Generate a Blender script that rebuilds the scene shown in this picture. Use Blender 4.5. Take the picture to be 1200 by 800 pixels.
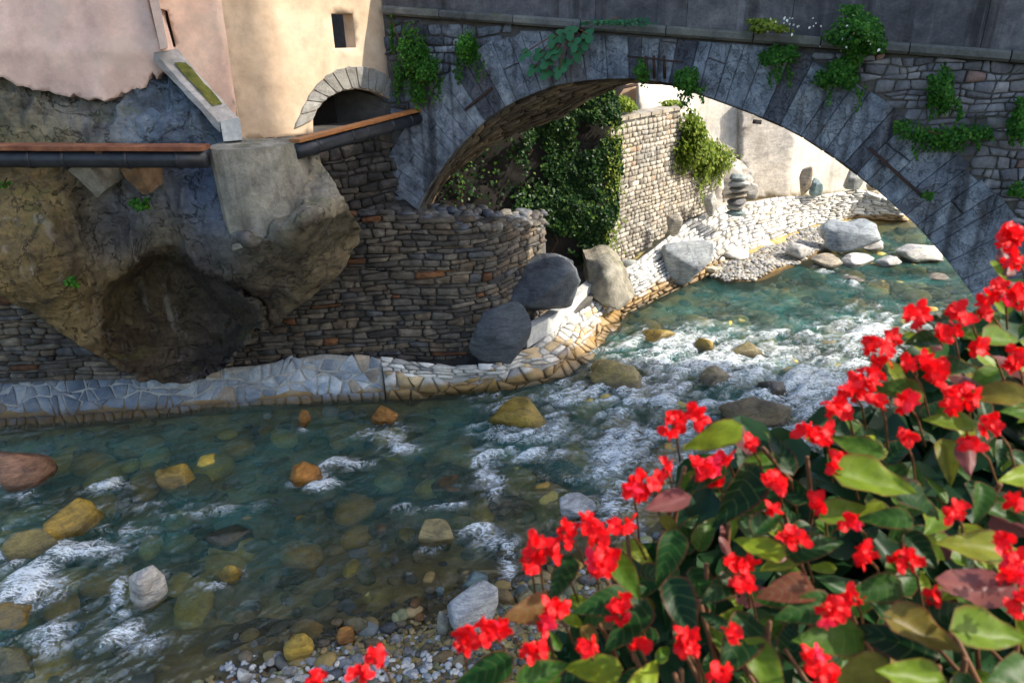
import bpy, bmesh, math, random
import numpy as np
from mathutils import Vector, Matrix
from mathutils.geometry import delaunay_2d_cdt
for o in list(bpy.data.objects): bpy.data.objects.remove(o)
S = bpy.context.scene; C = S.collection
R = math.radians
# ---------------------------------------------------------------- camera, light
F = 800.0; PITCH = R(24); ROLL = R(-1.5); CAMZ = 9.0
cp, sp = math.cos(PITCH), math.sin(PITCH); cr, sr = math.cos(ROLL), math.sin(ROLL)
RT0 = np.array([1, 0, 0.]); UP0 = np.array([0, sp, cp]); FW = np.array([0, cp, -sp])
RT = RT0*cr + UP0*sr; UP = UP0*cr - RT0*sr; EYE = np.array([0, 0, CAMZ])
cam = bpy.data.objects.new('camera', bpy.data.cameras.new('camera')); C.objects.link(cam)
m = Matrix.Identity(4)
for i in range(3):
    m[i][0] = RT[i]; m[i][1] = UP[i]; m[i][2] = -FW[i]; m[i][3] = EYE[i]
cam.matrix_world = m
cam.data.sensor_width = 36; cam.data.lens = 24; cam.data.clip_start = .05; cam.data.clip_end = 500
cam.data.dof.use_dof = True; cam.data.dof.focus_distance = 19; cam.data.dof.aperture_fstop = 4.8
S.camera = cam
SUN_AZ, SUN_EL = R(98), R(39)            # azimuth measured from +Y towards +X
W = bpy.data.worlds.new('World'); S.world = W; W.use_nodes = True
wn = W.node_tree.nodes; wl = W.node_tree.links
sky = wn.new('ShaderNodeTexSky'); sky.sky_type = 'NISHITA'; sky.sun_disc = False
sky.sun_elevation = SUN_EL; sky.sun_rotation = SUN_AZ; sky.air_density = 1.0; sky.dust_density = 2.5; sky.ozone_density = .8
wl.new(sky.outputs[0], wn['Background'].inputs[0]); wn['Background'].inputs[1].default_value = .15
sun = bpy.data.objects.new('sun', bpy.data.lights.new('sun', 'SUN')); C.objects.link(sun)
sun.data.energy = 2.8; sun.data.angle = R(.6); sun.data.color = (1, .92, .80)
sd = Vector((math.sin(SUN_AZ)*math.cos(SUN_EL), math.cos(SUN_AZ)*math.cos(SUN_EL), math.sin(SUN_EL)))
sun.rotation_euler = sd.to_track_quat('Z', 'Y').to_euler()
S.view_settings.view_transform = 'Standard'; S.view_settings.look = 'None'
S.view_settings.exposure = 1.38; S.view_settings.gamma = 1
S.render.engine = 'CYCLES'

# ---------------------------------------------------------------- projection helpers (photo pixel <-> place)
def ray(px, py): return (px-600)/F*RT + (400-py)/F*UP + FW
def G(px, py, z=0.):                      # point at height z seen at a pixel
    r = ray(px, py); return EYE + r*(z-CAMZ)/r[2]
def Yp(px, py, y):                        # point at distance y (north) seen at a pixel
    r = ray(px, py); return EYE + r*(y/r[1])
def onp(px, py, P, N):                    # point on a plane seen at a pixel
    r = ray(px, py); return EYE + r*(np.dot(N, np.asarray(P)-EYE)/np.dot(N, r))
def proj(q):
    q = np.asarray(q) - EYE; d = q@FW
    return np.stack([600+F*(q@RT)/d, 400-F*(q@UP)/d], -1)
def depth(q): return float((np.asarray(q)-EYE)@FW)

# ---------------------------------------------------------------- noise
def _h(x, y, z, s):
    n = (x*374761393 + y*668265263 + z*1274126177 + s*974634777) & 0x7fffffff
    n = ((n ^ (n >> 13))*1274126177) & 0x7fffffff
    return ((n ^ (n >> 16)) & 0xffff)/32767.5 - 1
def vn(p, s=0):
    i = np.floor(p).astype(np.int64); f = p-i; f = f*f*(3-2*f)
    x, y, z = i[:, 0], i[:, 1], i[:, 2]; a = 0
    for dx in (0, 1):
        for dy in (0, 1):
            for dz in (0, 1):
                w = (f[:, 0] if dx else 1-f[:, 0])*(f[:, 1] if dy else 1-f[:, 1])*(f[:, 2] if dz else 1-f[:, 2])
                a = a + w*_h(x+dx, y+dy, z+dz, s)
    return a
def fbm(p, o=4, s=0):
    a = 0; g = 1.; q = np.asarray(p, float)
    for k in range(o): a = a+g*vn(q, s+k*17); q = q*2.03+5.1; g *= .5
    return a

# ---------------------------------------------------------------- object helpers
def tag(o, label=None, cat=None, group=None, kind=None):
    if label: o['label'] = label
    if cat: o['category'] = cat
    if group: o['group'] = group
    if kind: o['kind'] = kind
    return o
def link(name, me, mt=None, parent=None, loc=None):
    o = bpy.data.objects.new(name, me); C.objects.link(o)
    if mt and me and not me.materials: me.materials.append(mt)
    if loc is not None: o.location = loc
    if parent:
        o.parent = parent
        o.matrix_parent_inverse = Matrix.Translation(-Vector(parent.location)) if not parent.parent else Matrix.Identity(4)
    return o
def thing(name, loc, label, cat, group=None):
    o = bpy.data.objects.new(name, None); C.objects.link(o); o.location = loc
    return tag(o, label, cat, group)
def mesh(name, V, Fc, smooth=False, tint=None):
    me = bpy.data.meshes.new(name); me.from_pydata([tuple(v) for v in V], [], [tuple(f) for f in Fc])
    if smooth: me.polygons.foreach_set('use_smooth', [True]*len(me.polygons))
    if tint is not None:
        a = me.color_attributes.new('tint', 'FLOAT_COLOR', 'POINT')
        t = np.ones((len(V), 4), np.float32); t[:, :3] = tint; a.data.foreach_set('color', t.ravel())
    me.update(); return me
def centred(name, V, Fc, mt, parent=None, smooth=False, tint=None, base=True):
    V = np.asarray(V, float); c = V.mean(0)
    if base: c[2] = V[:, 2].min()
    return link(name, mesh(name, V-c, Fc, smooth, tint), mt, parent, c)
def bar(name, a, b, w, h, mt, parent=None, up=(0, 0, 1), roll=0):   # bevelled bar between two points
    a = Vector(a); b = Vector(b); d = (b-a).normalized(); s = d.cross(Vector(up)).normalized(); u = s.cross(d)
    e = min(w, h)*.12; V = []; pr = [(-w/2+e, -h/2), (w/2-e, -h/2), (w/2, -h/2+e), (w/2, h/2-e), (w/2-e, h/2), (-w/2+e, h/2), (-w/2, h/2-e), (-w/2, -h/2+e)]
    n = max(2, int((b-a).length/.5))
    for i in range(n+1):
        c = a.lerp(b, i/n)
        for x, y in pr:
            j = e*.35; V.append(c+s*(x+random.uniform(-j, j))+u*(y+random.uniform(-j, j)))
    Fc = [tuple(range(7, -1, -1)), tuple(n*8+k for k in range(8))]
    for i in range(n):
        for k in range(8): Fc.append((i*8+k, i*8+(k+1) % 8, (i+1)*8+(k+1) % 8, (i+1)*8+k))
    return centred(name, V, Fc, mt, parent)
def tube(name, pts, rad, mt, parent=None, k=10, taper=1.0):
    pts = [Vector(p) for p in pts]; V = []; Fc = []
    for i, p in enumerate(pts):
        d = (pts[min(i+1, len(pts)-1)]-pts[max(i-1, 0)]).normalized()
        s = d.cross(Vector((.13, .2, 1))).normalized(); u = s.cross(d)
        r = rad*(1+(taper-1)*i/max(1, len(pts)-1))
        for j in range(k): V.append(p+s*math.cos(j*2*math.pi/k)*r+u*math.sin(j*2*math.pi/k)*r)
    for i in range(len(pts)-1):
        for j in range(k): Fc.append((i*k+j, i*k+(j+1) % k, (i+1)*k+(j+1) % k, (i+1)*k+j))
    Fc.append(tuple(range(k-1, -1, -1))); Fc.append(tuple((len(pts)-1)*k+j for j in range(k)))
    return centred(name, V, Fc, mt, parent, True)
def pip(p, poly):
    x, y = p; c = False; n = len(poly)
    for i in range(n):
        x1, y1 = poly[i]; x2, y2 = poly[i-1]
        if (y1 > y) != (y2 > y) and x < (x2-x1)*(y-y1)/(y2-y1)+x1: c = not c
    return c
def pip_np(P, poly):
    x, y = P[:, 0], P[:, 1]; c = np.zeros(len(P), bool); n = len(poly)
    for i in range(n):
        x1, y1 = poly[i]; x2, y2 = poly[i-1]
        if y1 == y2: continue
        k = ((y1 > y) != (y2 > y)) & (x < (x2-x1)*(y-y1)/(y2-y1)+x1); c ^= k
    return c
def densify(poly, step):
    out = []
    for i in range(len(poly)):
        a = np.array(poly[i], float); b = np.array(poly[(i+1) % len(poly)], float)
        n = max(1, int(np.hypot(*(b-a))/step))
        for k in range(n): out.append(tuple(a+(b-a)*k/n))
    return out
def sheet(name, outline, fmap, step, mt, parent=None, holes=(), back=(0, 1, 0), amp=0., freq=1., smooth=True, seed=0, post=None, thin_holes=True):
    """solid slab: 2-D outline (with holes) mapped to the place by fmap, relief noise, extruded by 'back'"""
    ol = densify(outline, step); V2 = list(ol); E = [(i, (i+1) % len(ol)) for i in range(len(ol))]
    for h in holes:
        hd = densify(h, step); b = len(V2); V2 += hd; E += [(b+i, b+(i+1) % len(hd)) for i in range(len(hd))]
    P = np.array(ol); x0, y0 = P.min(0); x1, y1 = P.max(0)
    gx, gy = np.meshgrid(np.arange(x0+step*.5, x1, step), np.arange(y0+step*.5, y1, step))
    g = np.c_[gx.ravel(), gy.ravel()]; rs = np.random.RandomState(seed+1); g = g+rs.uniform(-.25, .25, g.shape)*step
    k = pip_np(g, ol)
    for h in holes: k &= ~pip_np(g, h)
    g = g[k]; bp = np.array(V2)
    if len(g):
        keep = np.ones(len(g), bool)
        for i in range(0, len(bp), 64):
            d = np.hypot(g[:, None, 0]-bp[None, i:i+64, 0], g[:, None, 1]-bp[None, i:i+64, 1]).min(1); keep &= d > step*.45
        V2 += [tuple(q) for q in g[keep]]
    v, e, f, *_ = delaunay_2d_cdt([Vector(q) for q in V2], E, [], 0, 1e-7)
    v = np.array([tuple(q) for q in v]); tri = []
    for t in f:
        c = v[list(t)].mean(0)
        if pip(c, ol) and not any(pip(c, h) for h in holes): tri.append(tuple(t))
    P3 = fmap(v)
    A = P3[[t[0] for t in tri]]; Bv = P3[[t[1] for t in tri]]; Cv = P3[[t[2] for t in tri]]
    fn = np.cross(Bv-A, Cv-A); nn = np.zeros_like(P3)
    for j in range(3): np.add.at(nn, [t[j] for t in tri], fn)
    nn /= np.linalg.norm(nn, axis=1)[:, None]+1e-9
    vb = None
    if isinstance(back, float): vb = back; back = (0, 1, 0)
    bk = np.array(back, float)
    if (nn@bk).mean() > 0: nn = -nn; tri = [t[::-1] for t in tri]
    if amp: P3 = P3 + nn*(fbm(P3*freq, 4, seed)*amp)[:, None]
    if post: P3 = post(P3, nn)
    ec = {}
    for t in tri:
        for i in range(3):
            a, b = t[i], t[(i+1) % 3]; ec[(a, b)] = 1
    bd = [(a, b) for (a, b) in ec if (b, a) not in ec]
    n0 = len(P3); bv = sorted({a for a, b in bd} | {b for a, b in bd}); idx = {a: n0+i for i, a in enumerate(bv)}
    if vb:
        e_ = P3[bv]-EYE; e_ /= np.linalg.norm(e_, axis=1)[:, None]; cc_ = P3.mean(0); e2_ = cc_-P3[bv]; e2_[:, 1] = 0
        bk = e_*vb+e2_*.05
    Vn = np.vstack([P3, P3[bv]+bk]); Fc = list(tri)+[(b, a, idx[a], idx[b]) for a, b in bd]
    c = Vn.mean(0); me = mesh(name, Vn-c, Fc, smooth)
    if smooth:
        for p in me.polygons:
            if len(p.vertices) == 4: p.use_smooth = False
    return link(name, me, mt, parent, c)
def tps(ctrl):
    c = np.array(ctrl, float); X = c[:, :2]/100; n = len(c)
    def k(a, b):
        d2 = ((a[:, None]-b[None])**2).sum(-1); return .5*d2*np.log(d2+1e-9)
    A = np.zeros((n+3, n+3)); A[:n, :n] = k(X, X)+np.eye(n)*1e-3; A[:n, n] = 1; A[:n, n+1:] = X; A[n, :n] = 1; A[n+1:, :n] = X.T
    w = np.linalg.solve(A, np.r_[c[:, 2], 0, 0, 0])
    return lambda P: k(np.asarray(P)/100, X)@w[:n]+w[n]+np.asarray(P)/100@w[n+1:]
def relief(ctrl):
    t = tps(ctrl)
    def f(v):
        y = t(v); r = (v[:, :1]-600)/F*RT + (400-v[:, 1:])/F*UP + FW
        return EYE + r*(y/r[:, 1])[:, None]
    return f

# ---------------------------------------------------------------- materials
def nt(name):
    M = bpy.data.materials.new(name); M.use_nodes = True; t = M.node_tree; t.nodes.clear()
    out = t.nodes.new('ShaderNodeOutputMaterial'); return M, t, out
def nd(t, ty, **k):
    n = t.nodes.new(ty)
    for a, b in k.items():
        if a.startswith('i_'):
            key = a[2:]; key = int(key) if key.isdigit() else key.replace('_', ' ').title() if key not in n.inputs else key
            n.inputs[key].default_value = b
        else: setattr(n, a, b)
    return n
def ramp(t, src, stops, interp='LINEAR'):
    r = t.nodes.new('ShaderNodeValToRGB'); r.color_ramp.interpolation = interp; e = r.color_ramp.elements
    while len(e) > 1: e.remove(e[0])
    e[0].position = stops[0][0]; e[0].color = (*stops[0][1], 1)
    for p, c in stops[1:]:
        x = e.new(p); x.color = (*c, 1)
    t.links.new(src, r.inputs[0]); return r.outputs[0]
def noise(t, vec, scale, detail=6, rough=.55, dist=0.):
    n = t.nodes.new('ShaderNodeTexNoise'); n.inputs['Scale'].default_value = scale; n.inputs['Detail'].default_value = detail
    n.inputs['Roughness'].default_value = rough; n.inputs['Distortion'].default_value = dist; t.links.new(vec, n.inputs['Vector']); return n.outputs[0]
def mix(t, f, a, b, mode='MIX'):
    n = t.nodes.new('ShaderNodeMix'); n.data_type = 'RGBA'; n.blend_type = mode
    for s, v in ((0, f), (6, a), (7, b)):
        if isinstance(v, (int, float)): n.inputs[s].default_value = v
        elif isinstance(v, tuple): n.inputs[s].default_value = (*v, 1)
        else: t.links.new(v, n.inputs[s])
    return n.outputs[2]
def mth(t, op, a, b=0., clamp=False):
    n = t.nodes.new('ShaderNodeMath'); n.operation = op; n.use_clamp = clamp
    for s, v in ((0, a), (1, b)):
        if isinstance(v, (int, float)): n.inputs[s].default_value = v
        else: t.links.new(v, n.inputs[s])
    return n.outputs[0]
def smooth(t, v, a, b):
    n = t.nodes.new('ShaderNodeMapRange'); n.interpolation_type = 'SMOOTHSTEP'; t.links.new(v, n.inputs[0]); n.inputs[1].default_value = a; n.inputs[2].default_value = b
    return n.outputs[0]
def stone_mat(name, cols, scale=2., bump=.5, rough=.85, tint=None, ochre=0., moss=0., streak=0., fine=1.0, rust=None, wet=True, spec=.35, layers=0., cracks=0.):
    M, t, out = nt(name); L = t.links
    g = nd(t, 'ShaderNodeNewGeometry'); P = g.outputs['Position']
    n1 = noise(t, P, scale, 8, .6, .4); k = len(cols)
    col = ramp(t, n1, [(.28+.44*i/(max(1, k-1)), c) for i, c in enumerate(cols)])
    n2 = noise(t, P, scale*7*fine, 8, .7)
    col = mix(t, .55, col, ramp(t, n2, [(.3, (.55, .55, .56)), (.7, (1.35, 1.33, 1.28))]), 'MULTIPLY')
    n4 = noise(t, P, scale*.22, 3, .5); col = mix(t, .5, col, ramp(t, n4, [(.35, (.62, .66, .72)), (.65, (1.2, 1.15, 1.05))]), 'MULTIPLY')
    sep = nd(t, 'ShaderNodeSeparateXYZ'); L.new(P, sep.inputs[0])
    if layers:
        mp = nd(t, 'ShaderNodeMapping'); mp.inputs['Scale'].default_value = (1, 1, 6); mp.inputs['Rotation'].default_value = (R(20), R(-15), 0); L.new(P, mp.inputs[0])
        n6 = noise(t, mp.outputs[0], scale*1.2, 6, .6, 1.); col = mix(t, layers, col, ramp(t, n6, [(.35, (.45, .45, .5)), (.6, (1.3, 1.25, 1.2))]), 'MULTIPLY')
    ck = None
    if cracks:
        r1 = mth(t, 'ABSOLUTE', mth(t, 'SUBTRACT', noise(t, P, scale*.9, 6, .62, .6), .5)); r2 = mth(t, 'ABSOLUTE', mth(t, 'SUBTRACT', noise(t, P, scale*2.6, 5, .6, .3), .5))
        ck = mth(t, 'MINIMUM', smooth(t, r1, 0., .012), mth(t, 'ADD', smooth(t, r2, 0., .012), .45))
        col = mix(t, mth(t, 'MULTIPLY', mth(t, 'SUBTRACT', 1., ck, True), cracks), col, (.02, .018, .015))
    if tint:
        if tint == 'attr': a = nd(t, 'ShaderNodeAttribute', attribute_name='tint').outputs['Color']
        else: a = nd(t, 'ShaderNodeObjectInfo').outputs['Color']
        col = mix(t, 1., col, a, 'MULTIPLY')
    if streak:
        mp = nd(t, 'ShaderNodeMapping'); mp.inputs['Scale'].default_value = (2.2, 2.2, .16); L.new(P, mp.inputs[0])
        n3 = noise(t, mp.outputs[0], 1.0, 6, .6, .3)
        col = mix(t, mth(t, 'MULTIPLY', smooth(t, n3, .48, .66), streak), col, (.018, .016, .017))
        n3b = noise(t, mp.outputs[0], 1.9, 5, .6); col = mix(t, mth(t, 'MULTIPLY', smooth(t, n3b, .58, .72), streak*.35), col, (.42, .42, .43))
    if rust:
        n5 = noise(t, P, .9, 5, .6); col = mix(t, mth(t, 'MULTIPLY', smooth(t, n5, .52, .62), rust[0]), col, rust[1])
    if moss:
        nz = nd(t, 'ShaderNodeSeparateXYZ'); L.new(g.outputs['Normal'], nz.inputs[0])
        mk = mth(t, 'MULTIPLY', smooth(t, noise(t, P, 1.7, 5, .6), .5, .62), mth(t, 'ADD', smooth(t, nz.outputs[2], .1, .8), .25)); mk = mth(t, 'MULTIPLY', mk, moss, True)
        col = mix(t, mk, col, (.075, .085, .018))
    rr = rough
    if ochre:
        zz = mth(t, 'ADD', sep.outputs[2], mth(t, 'MULTIPLY', noise(t, P, 1.3, 5), -.5))
        mk = mth(t, 'SUBTRACT', 1., smooth(t, zz, ochre-.36, ochre-.16), True)
        col = mix(t, mth(t, 'MULTIPLY', mk, .85), col, mix(t, noise(t, P, 5, 5), (.16, .075, .008), (.40, .24, .05)))
    b = nd(t, 'ShaderNodeBsdfPrincipled'); L.new(col, b.inputs['Base Color'])
    if wet:
        wk = mth(t, 'SUBTRACT', 1., smooth(t, mth(t, 'ADD', sep.outputs[2], mth(t, 'MULTIPLY', n1, -.12)), .02, .2), True)
        col2 = mix(t, mth(t, 'MULTIPLY', wk, .55), col, (.0, .0, .0)); L.new(col2, b.inputs['Base Color'])
        L.new(mth(t, 'ADD', rough, mth(t, 'MULTIPLY', wk, -.55)), b.inputs['Roughness'])
    else: b.inputs['Roughness'].default_value = rough
    b.inputs['Specular IOR Level'].default_value = spec
    bh = mth(t, 'ADD', mth(t, 'MULTIPLY', n2, .5), n1); bh = mth(t, 'ADD', bh, mth(t, 'MULTIPLY', noise(t, P, scale*30, 3, .6), .15))
    if ck: bh = mth(t, 'ADD', bh, mth(t, 'MULTIPLY', ck, .5))
    bp = nd(t, 'ShaderNodeBump'); bp.inputs['Strength'].default_value = bump; bp.inputs['Distance'].default_value = .06; L.new(bh, bp.inputs['Height'])
    L.new(bp.outputs[0], b.inputs['Normal']); L.new(b.outputs[0], out.inputs[0]); return M
def leaf_mat(name, stops, trans=.25, rough=.5, back=None, rand='island'):
    M, t, out = nt(name); L = t.links; g = nd(t, 'ShaderNodeNewGeometry')
    src = g.outputs['Random Per Island'] if rand == 'island' else nd(t, 'ShaderNodeObjectInfo').outputs['Random']
    col = ramp(t, src, stops)
    if rand != 'island':
        tc = nd(t, 'ShaderNodeTexCoord'); sx = nd(t, 'ShaderNodeSeparateXYZ'); L.new(tc.outputs['UV'], sx.inputs[0])
        ve = mth(t, 'ABSOLUTE', mth(t, 'SUBTRACT', mth(t, 'FRACT', mth(t, 'ADD', mth(t, 'MULTIPLY', sx.outputs[0], 6.), mth(t, 'MULTIPLY', mth(t, 'ABSOLUTE', mth(t, 'SUBTRACT', sx.outputs[1], .5)), -3.))), .5))
        col = mix(t, mth(t, 'MULTIPLY', smooth(t, ve, .42, .5), .35), col, (.16, .22, .07))
        ed = smooth(t, mth(t, 'ABSOLUTE', mth(t, 'SUBTRACT', sx.outputs[1], .5)), .40, .52); col = mix(t, mth(t, 'MULTIPLY', ed, .6), col, (.16, .025, .02))
        col = mix(t, .5, col, ramp(t, noise(t, tc.outputs['UV'], 5, 5), [(.3, (.6, .6, .6)), (.7, (1.4, 1.35, 1.2))]), 'MULTIPLY')
    if back: col = mix(t, g.outputs['Backfacing'], col, back)
    b = nd(t, 'ShaderNodeBsdfPrincipled'); L.new(col, b.inputs['Base Color']); b.inputs['Roughness'].default_value = rough; b.inputs['Specular IOR Level'].default_value = .14
    tr = nd(t, 'ShaderNodeBsdfTranslucent'); L.new(mix(t, 1., col, (1.3, 1.5, .6), 'MULTIPLY'), tr.inputs[0])
    mx = nd(t, 'ShaderNodeMixShader'); mx.inputs[0].default_value = trans; L.new(b.outputs[0], mx.inputs[1]); L.new(tr.outputs[0], mx.inputs[2]); L.new(mx.outputs[0], out.inputs[0]); return M

m_bridge = stone_mat('bridge_stone', [(.10, .118, .145), (.22, .26, .31), (.38, .43, .49)], 3.4, 1., .85, 'attr', streak=.75, fine=1.4, cracks=.25, rust=(.3, (.13, .095, .07)))
m_rubble = stone_mat('rubble_stone', [(.11, .11, .115), (.22, .22, .23), (.34, .33, .32)], 2.5, 1., .9, 'attr', moss=.35, streak=.25)
m_mortar = stone_mat('old_mortar', [(.06, .058, .055), (.12, .115, .105)], 3., .6, .95)
m_mortar_light = stone_mat('light_mortar', [(.30, .30, .28), (.48, .47, .44)], 3., .5, .95, ochre=.25)
m_cornice = stone_mat('cornice_stone', [(.06, .065, .06), (.12, .125, .115), (.17, .17, .15)], 2.2, .7, .9, 'attr', moss=.4)
m_parapet = stone_mat('parapet_stone', [(.05, .05, .055), (.10, .10, .108), (.17, .17, .17)], 2.5, .9, .85, 'attr', streak=.7)
m_soffit = stone_mat('soffit_stone', [(.05, .04, .03), (.12, .095, .065), (.2, .165, .12)], 2.0, .8, .9, 'attr', layers=.6)
m_stack = stone_mat('stacked_stone', [(.045, .04, .036), (.11, .098, .08), (.21, .185, .15)], 3.0, 1., .85, 'attr', layers=.6)
m_paving = stone_mat('paving_stone', [(.13, .17, .22), (.24, .28, .33), (.38, .4, .41)], 2.2, .6, .75, 'attr', ochre=.12)
m_white = stone_mat('white_paving', [(.52, .51, .49), (.70, .69, .66), (.82, .81, .79)], 2.0, .6, .8, 'attr', ochre=.45)
m_ashlar = stone_mat('ashlar_stone', [(.2, .18, .15), (.36, .33, .28), (.5, .47, .42)], 2.5, .7, .85, 'attr')
m_cliff = stone_mat('cliff_rock', [(.45, .45, .45), (.8, .78, .76), (1.15, 1.12, 1.08), (1.5, 1.45, 1.4)], 1.1, 1., .8, 'attr', moss=.3, fine=1.5, streak=.5, cracks=.7, layers=.35)
m_boulder = stone_mat('river_rock', [(.3, .3, .32), (.8, .8, .8), (1.0, 1., 1.), (1.4, 1.38, 1.3)], 2.6, 1., .6, 'object', layers=.7, fine=1.4, spec=.5)
m_sub = stone_mat('river_rock_smooth', [(.3, .3, .3), (.75, .75, .75), (1.2, 1.2, 1.15)], 3., .8, .45, 'object', layers=.6, spec=.5)
m_pebble = stone_mat('pebble_stone', [(.55, .55, .55), (.85, .85, .85), (1., 1., 1.)], 9., .3, .6, 'attr', wet=False)
m_bed = stone_mat('river_bed', [(.14, .10, .03), (.34, .26, .09), (.55, .44, .18)], 1.2, .9, .6, None, wet=False)
m_concrete = stone_mat('old_concrete', [(.13, .12, .10), (.27, .25, .2), (.42, .39, .32)], 2.5, 1., .85, None, moss=.5, streak=.3)
m_concrete_pale = stone_mat('pale_concrete', [(.32, .33, .33), (.46, .47, .46), (.58, .58, .55)], 1.3, .4, .8, None, ochre=.3)
m_cream = stone_mat('cream_render', [(.47, .33, .215), (.56, .42, .29), (.62, .49, .36)], .7, .16, .9, None, wet=False, fine=.5, rust=(.3, (.56, .40, .28)))
m_pink = stone_mat('pink_render', [(.58, .38, .29), (.72, .50, .40), (.78, .62, .5)], .6, .18, .9, None, wet=False, fine=.5, rust=(.4, (.56, .44, .34)))
m_farcream = stone_mat('far_cream_render', [(.58, .54, .46), (.72, .68, .6), (.8, .77, .7)], .7, .2, .9, None, streak=.25, wet=False)
m_fargrey = stone_mat('far_grey_stone', [(.26, .24, .21), (.38, .36, .33), (.46, .44, .4)], 1., .6, .9, None, layers=.4, wet=False)
m_moss = stone_mat('moss_patch', [(.05, .05, .01), (.12, .13, .02), (.2, .17, .04)], 5., 1., .95, None, wet=False)
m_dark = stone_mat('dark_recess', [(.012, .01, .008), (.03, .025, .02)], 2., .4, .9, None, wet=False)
m_rust = stone_mat('rusty_metal', [(.10, .03, .015), (.2, .07, .03), (.3, .13, .06)], 2.5, .3, .7, None, wet=False)
m_orange = stone_mat('orange_metal', [(.25, .10, .035), (.42, .18, .06)], 2.5, .2, .6, None, wet=False)
m_pipe = stone_mat('dark_pipe', [(.012, .014, .018), (.03, .034, .042)], 3., .15, .38, None, wet=False)
m_iron = stone_mat('iron', [(.02, .012, .01), (.06, .03, .02)], 6., .4, .7, None, wet=False)
m_tile = stone_mat('roof_tile_clay', [(.4, .15, .07), (.6, .25, .12)], 4., .3, .8, None, wet=False)
m_wood2 = stone_mat('rusty_stone', [(.10, .06, .035), (.2, .12, .06), (.26, .2, .14)], 3., .8, .8, None, wet=False)
m_wood = stone_mat('dark_wood', [(.03, .014, .01), (.08, .035, .02)], 4., .3, .7, None, wet=False)
m_ivy = leaf_mat('ivy_leaf', [(0, (.006, .02, .008)), (.45, (.014, .045, .012)), (.8, (.035, .085, .018)), (1, (.09, .15, .025))], .2, .4)
m_green = leaf_mat('wall_plant_leaf', [(0, (.015, .07, .01)), (.6, (.035, .13, .015)), (1, (.08, .2, .02))], .25, .5)
m_lime = leaf_mat('grass_leaf', [(0, (.06, .10, .012)), (.6, (.14, .2, .02)), (1, (.24, .27, .04))], .3, .6)
m_fig = leaf_mat('fig_leaf', [(0, (.02, .1, .05)), (1, (.05, .17, .07))], .2, .4)
m_beg = leaf_mat('begonia_leaf', [(0, (.005, .026, .008)), (.35, (.011, .05, .008)), (.62, (.05, .11, .008)), (.86, (.17, .23, .014)), (1, (.11, .035, .02))], .22, .42, back=(.15, .05, .045), rand='object')
m_stem = leaf_mat('stem', [(0, (.10, .07, .03)), (1, (.16, .06, .03))], .05, .5)
M, t, out = nt('white_petal'); b = nd(t, 'ShaderNodeBsdfPrincipled'); b.inputs['Base Color'].default_value = (.75, .75, .65, 1); t.links.new(b.outputs[0], out.inputs[0]); m_wpet = M
M, t, out = nt('red_petal'); g = nd(t, 'ShaderNodeObjectInfo')
col = ramp(t, g.outputs['Random'], [(0, (.75, .004, .008)), (.6, (.9, .008, .012)), (.9, (.95, .015, .02)), (1, (.9, .03, .09))])
b = nd(t, 'ShaderNodeBsdfPrincipled'); t.links.new(col, b.inputs['Base Color']); b.inputs['Roughness'].default_value = .5; b.inputs['Specular IOR Level'].default_value = .3
tr = nd(t, 'ShaderNodeBsdfTranslucent'); t.links.new(col, tr.inputs[0]); mx = nd(t, 'ShaderNodeMixShader'); mx.inputs[0].default_value = .4
t.links.new(b.outputs[0], mx.inputs[1]); t.links.new(tr.outputs[0], mx.inputs[2]); t.links.new(mx.outputs[0], out.inputs[0]); m_red = M

# ---------------------------------------------------------------- masonry
def stone_geo(c4, n, proud, thick, rng, bev=.18, jit=.08, closed_back=False):
    """one stone from 4 cell corners: 8-sided, bevelled front, sides going back into the wall"""
    c4 = np.asarray(c4, float); ctr = c4.mean(0); ring = []
    for i in range(4):
        a = c4[i]; b = c4[(i+1) % 4]; ring.append(a+(ctr-a)*.10); ring.append((a+b)/2+(ctr-(a+b)/2)*rng.uniform(-.02, jit))
    ring = np.array(ring); pr = np.array([rng.uniform(-.25, .1)*proud for _ in range(8)])
    edge = ring+n*(proud*.45+pr[:, None]*.5)
    inner = ring+(ctr-ring)*bev+n*(proud+pr)[:, None]
    mid = ctr+n*proud*rng.uniform(.95, 1.3); bk = ring-n*thick
    V = np.vstack([inner, edge, bk, mid[None]]); Fc = []
    for i in range(8):
        j = (i+1) % 8; Fc.append((24, i, j)); Fc.append((i, 8+i, 8+j, j)); Fc.append((8+i, 16+i, 16+j, 8+j))
    return V, Fc
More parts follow.
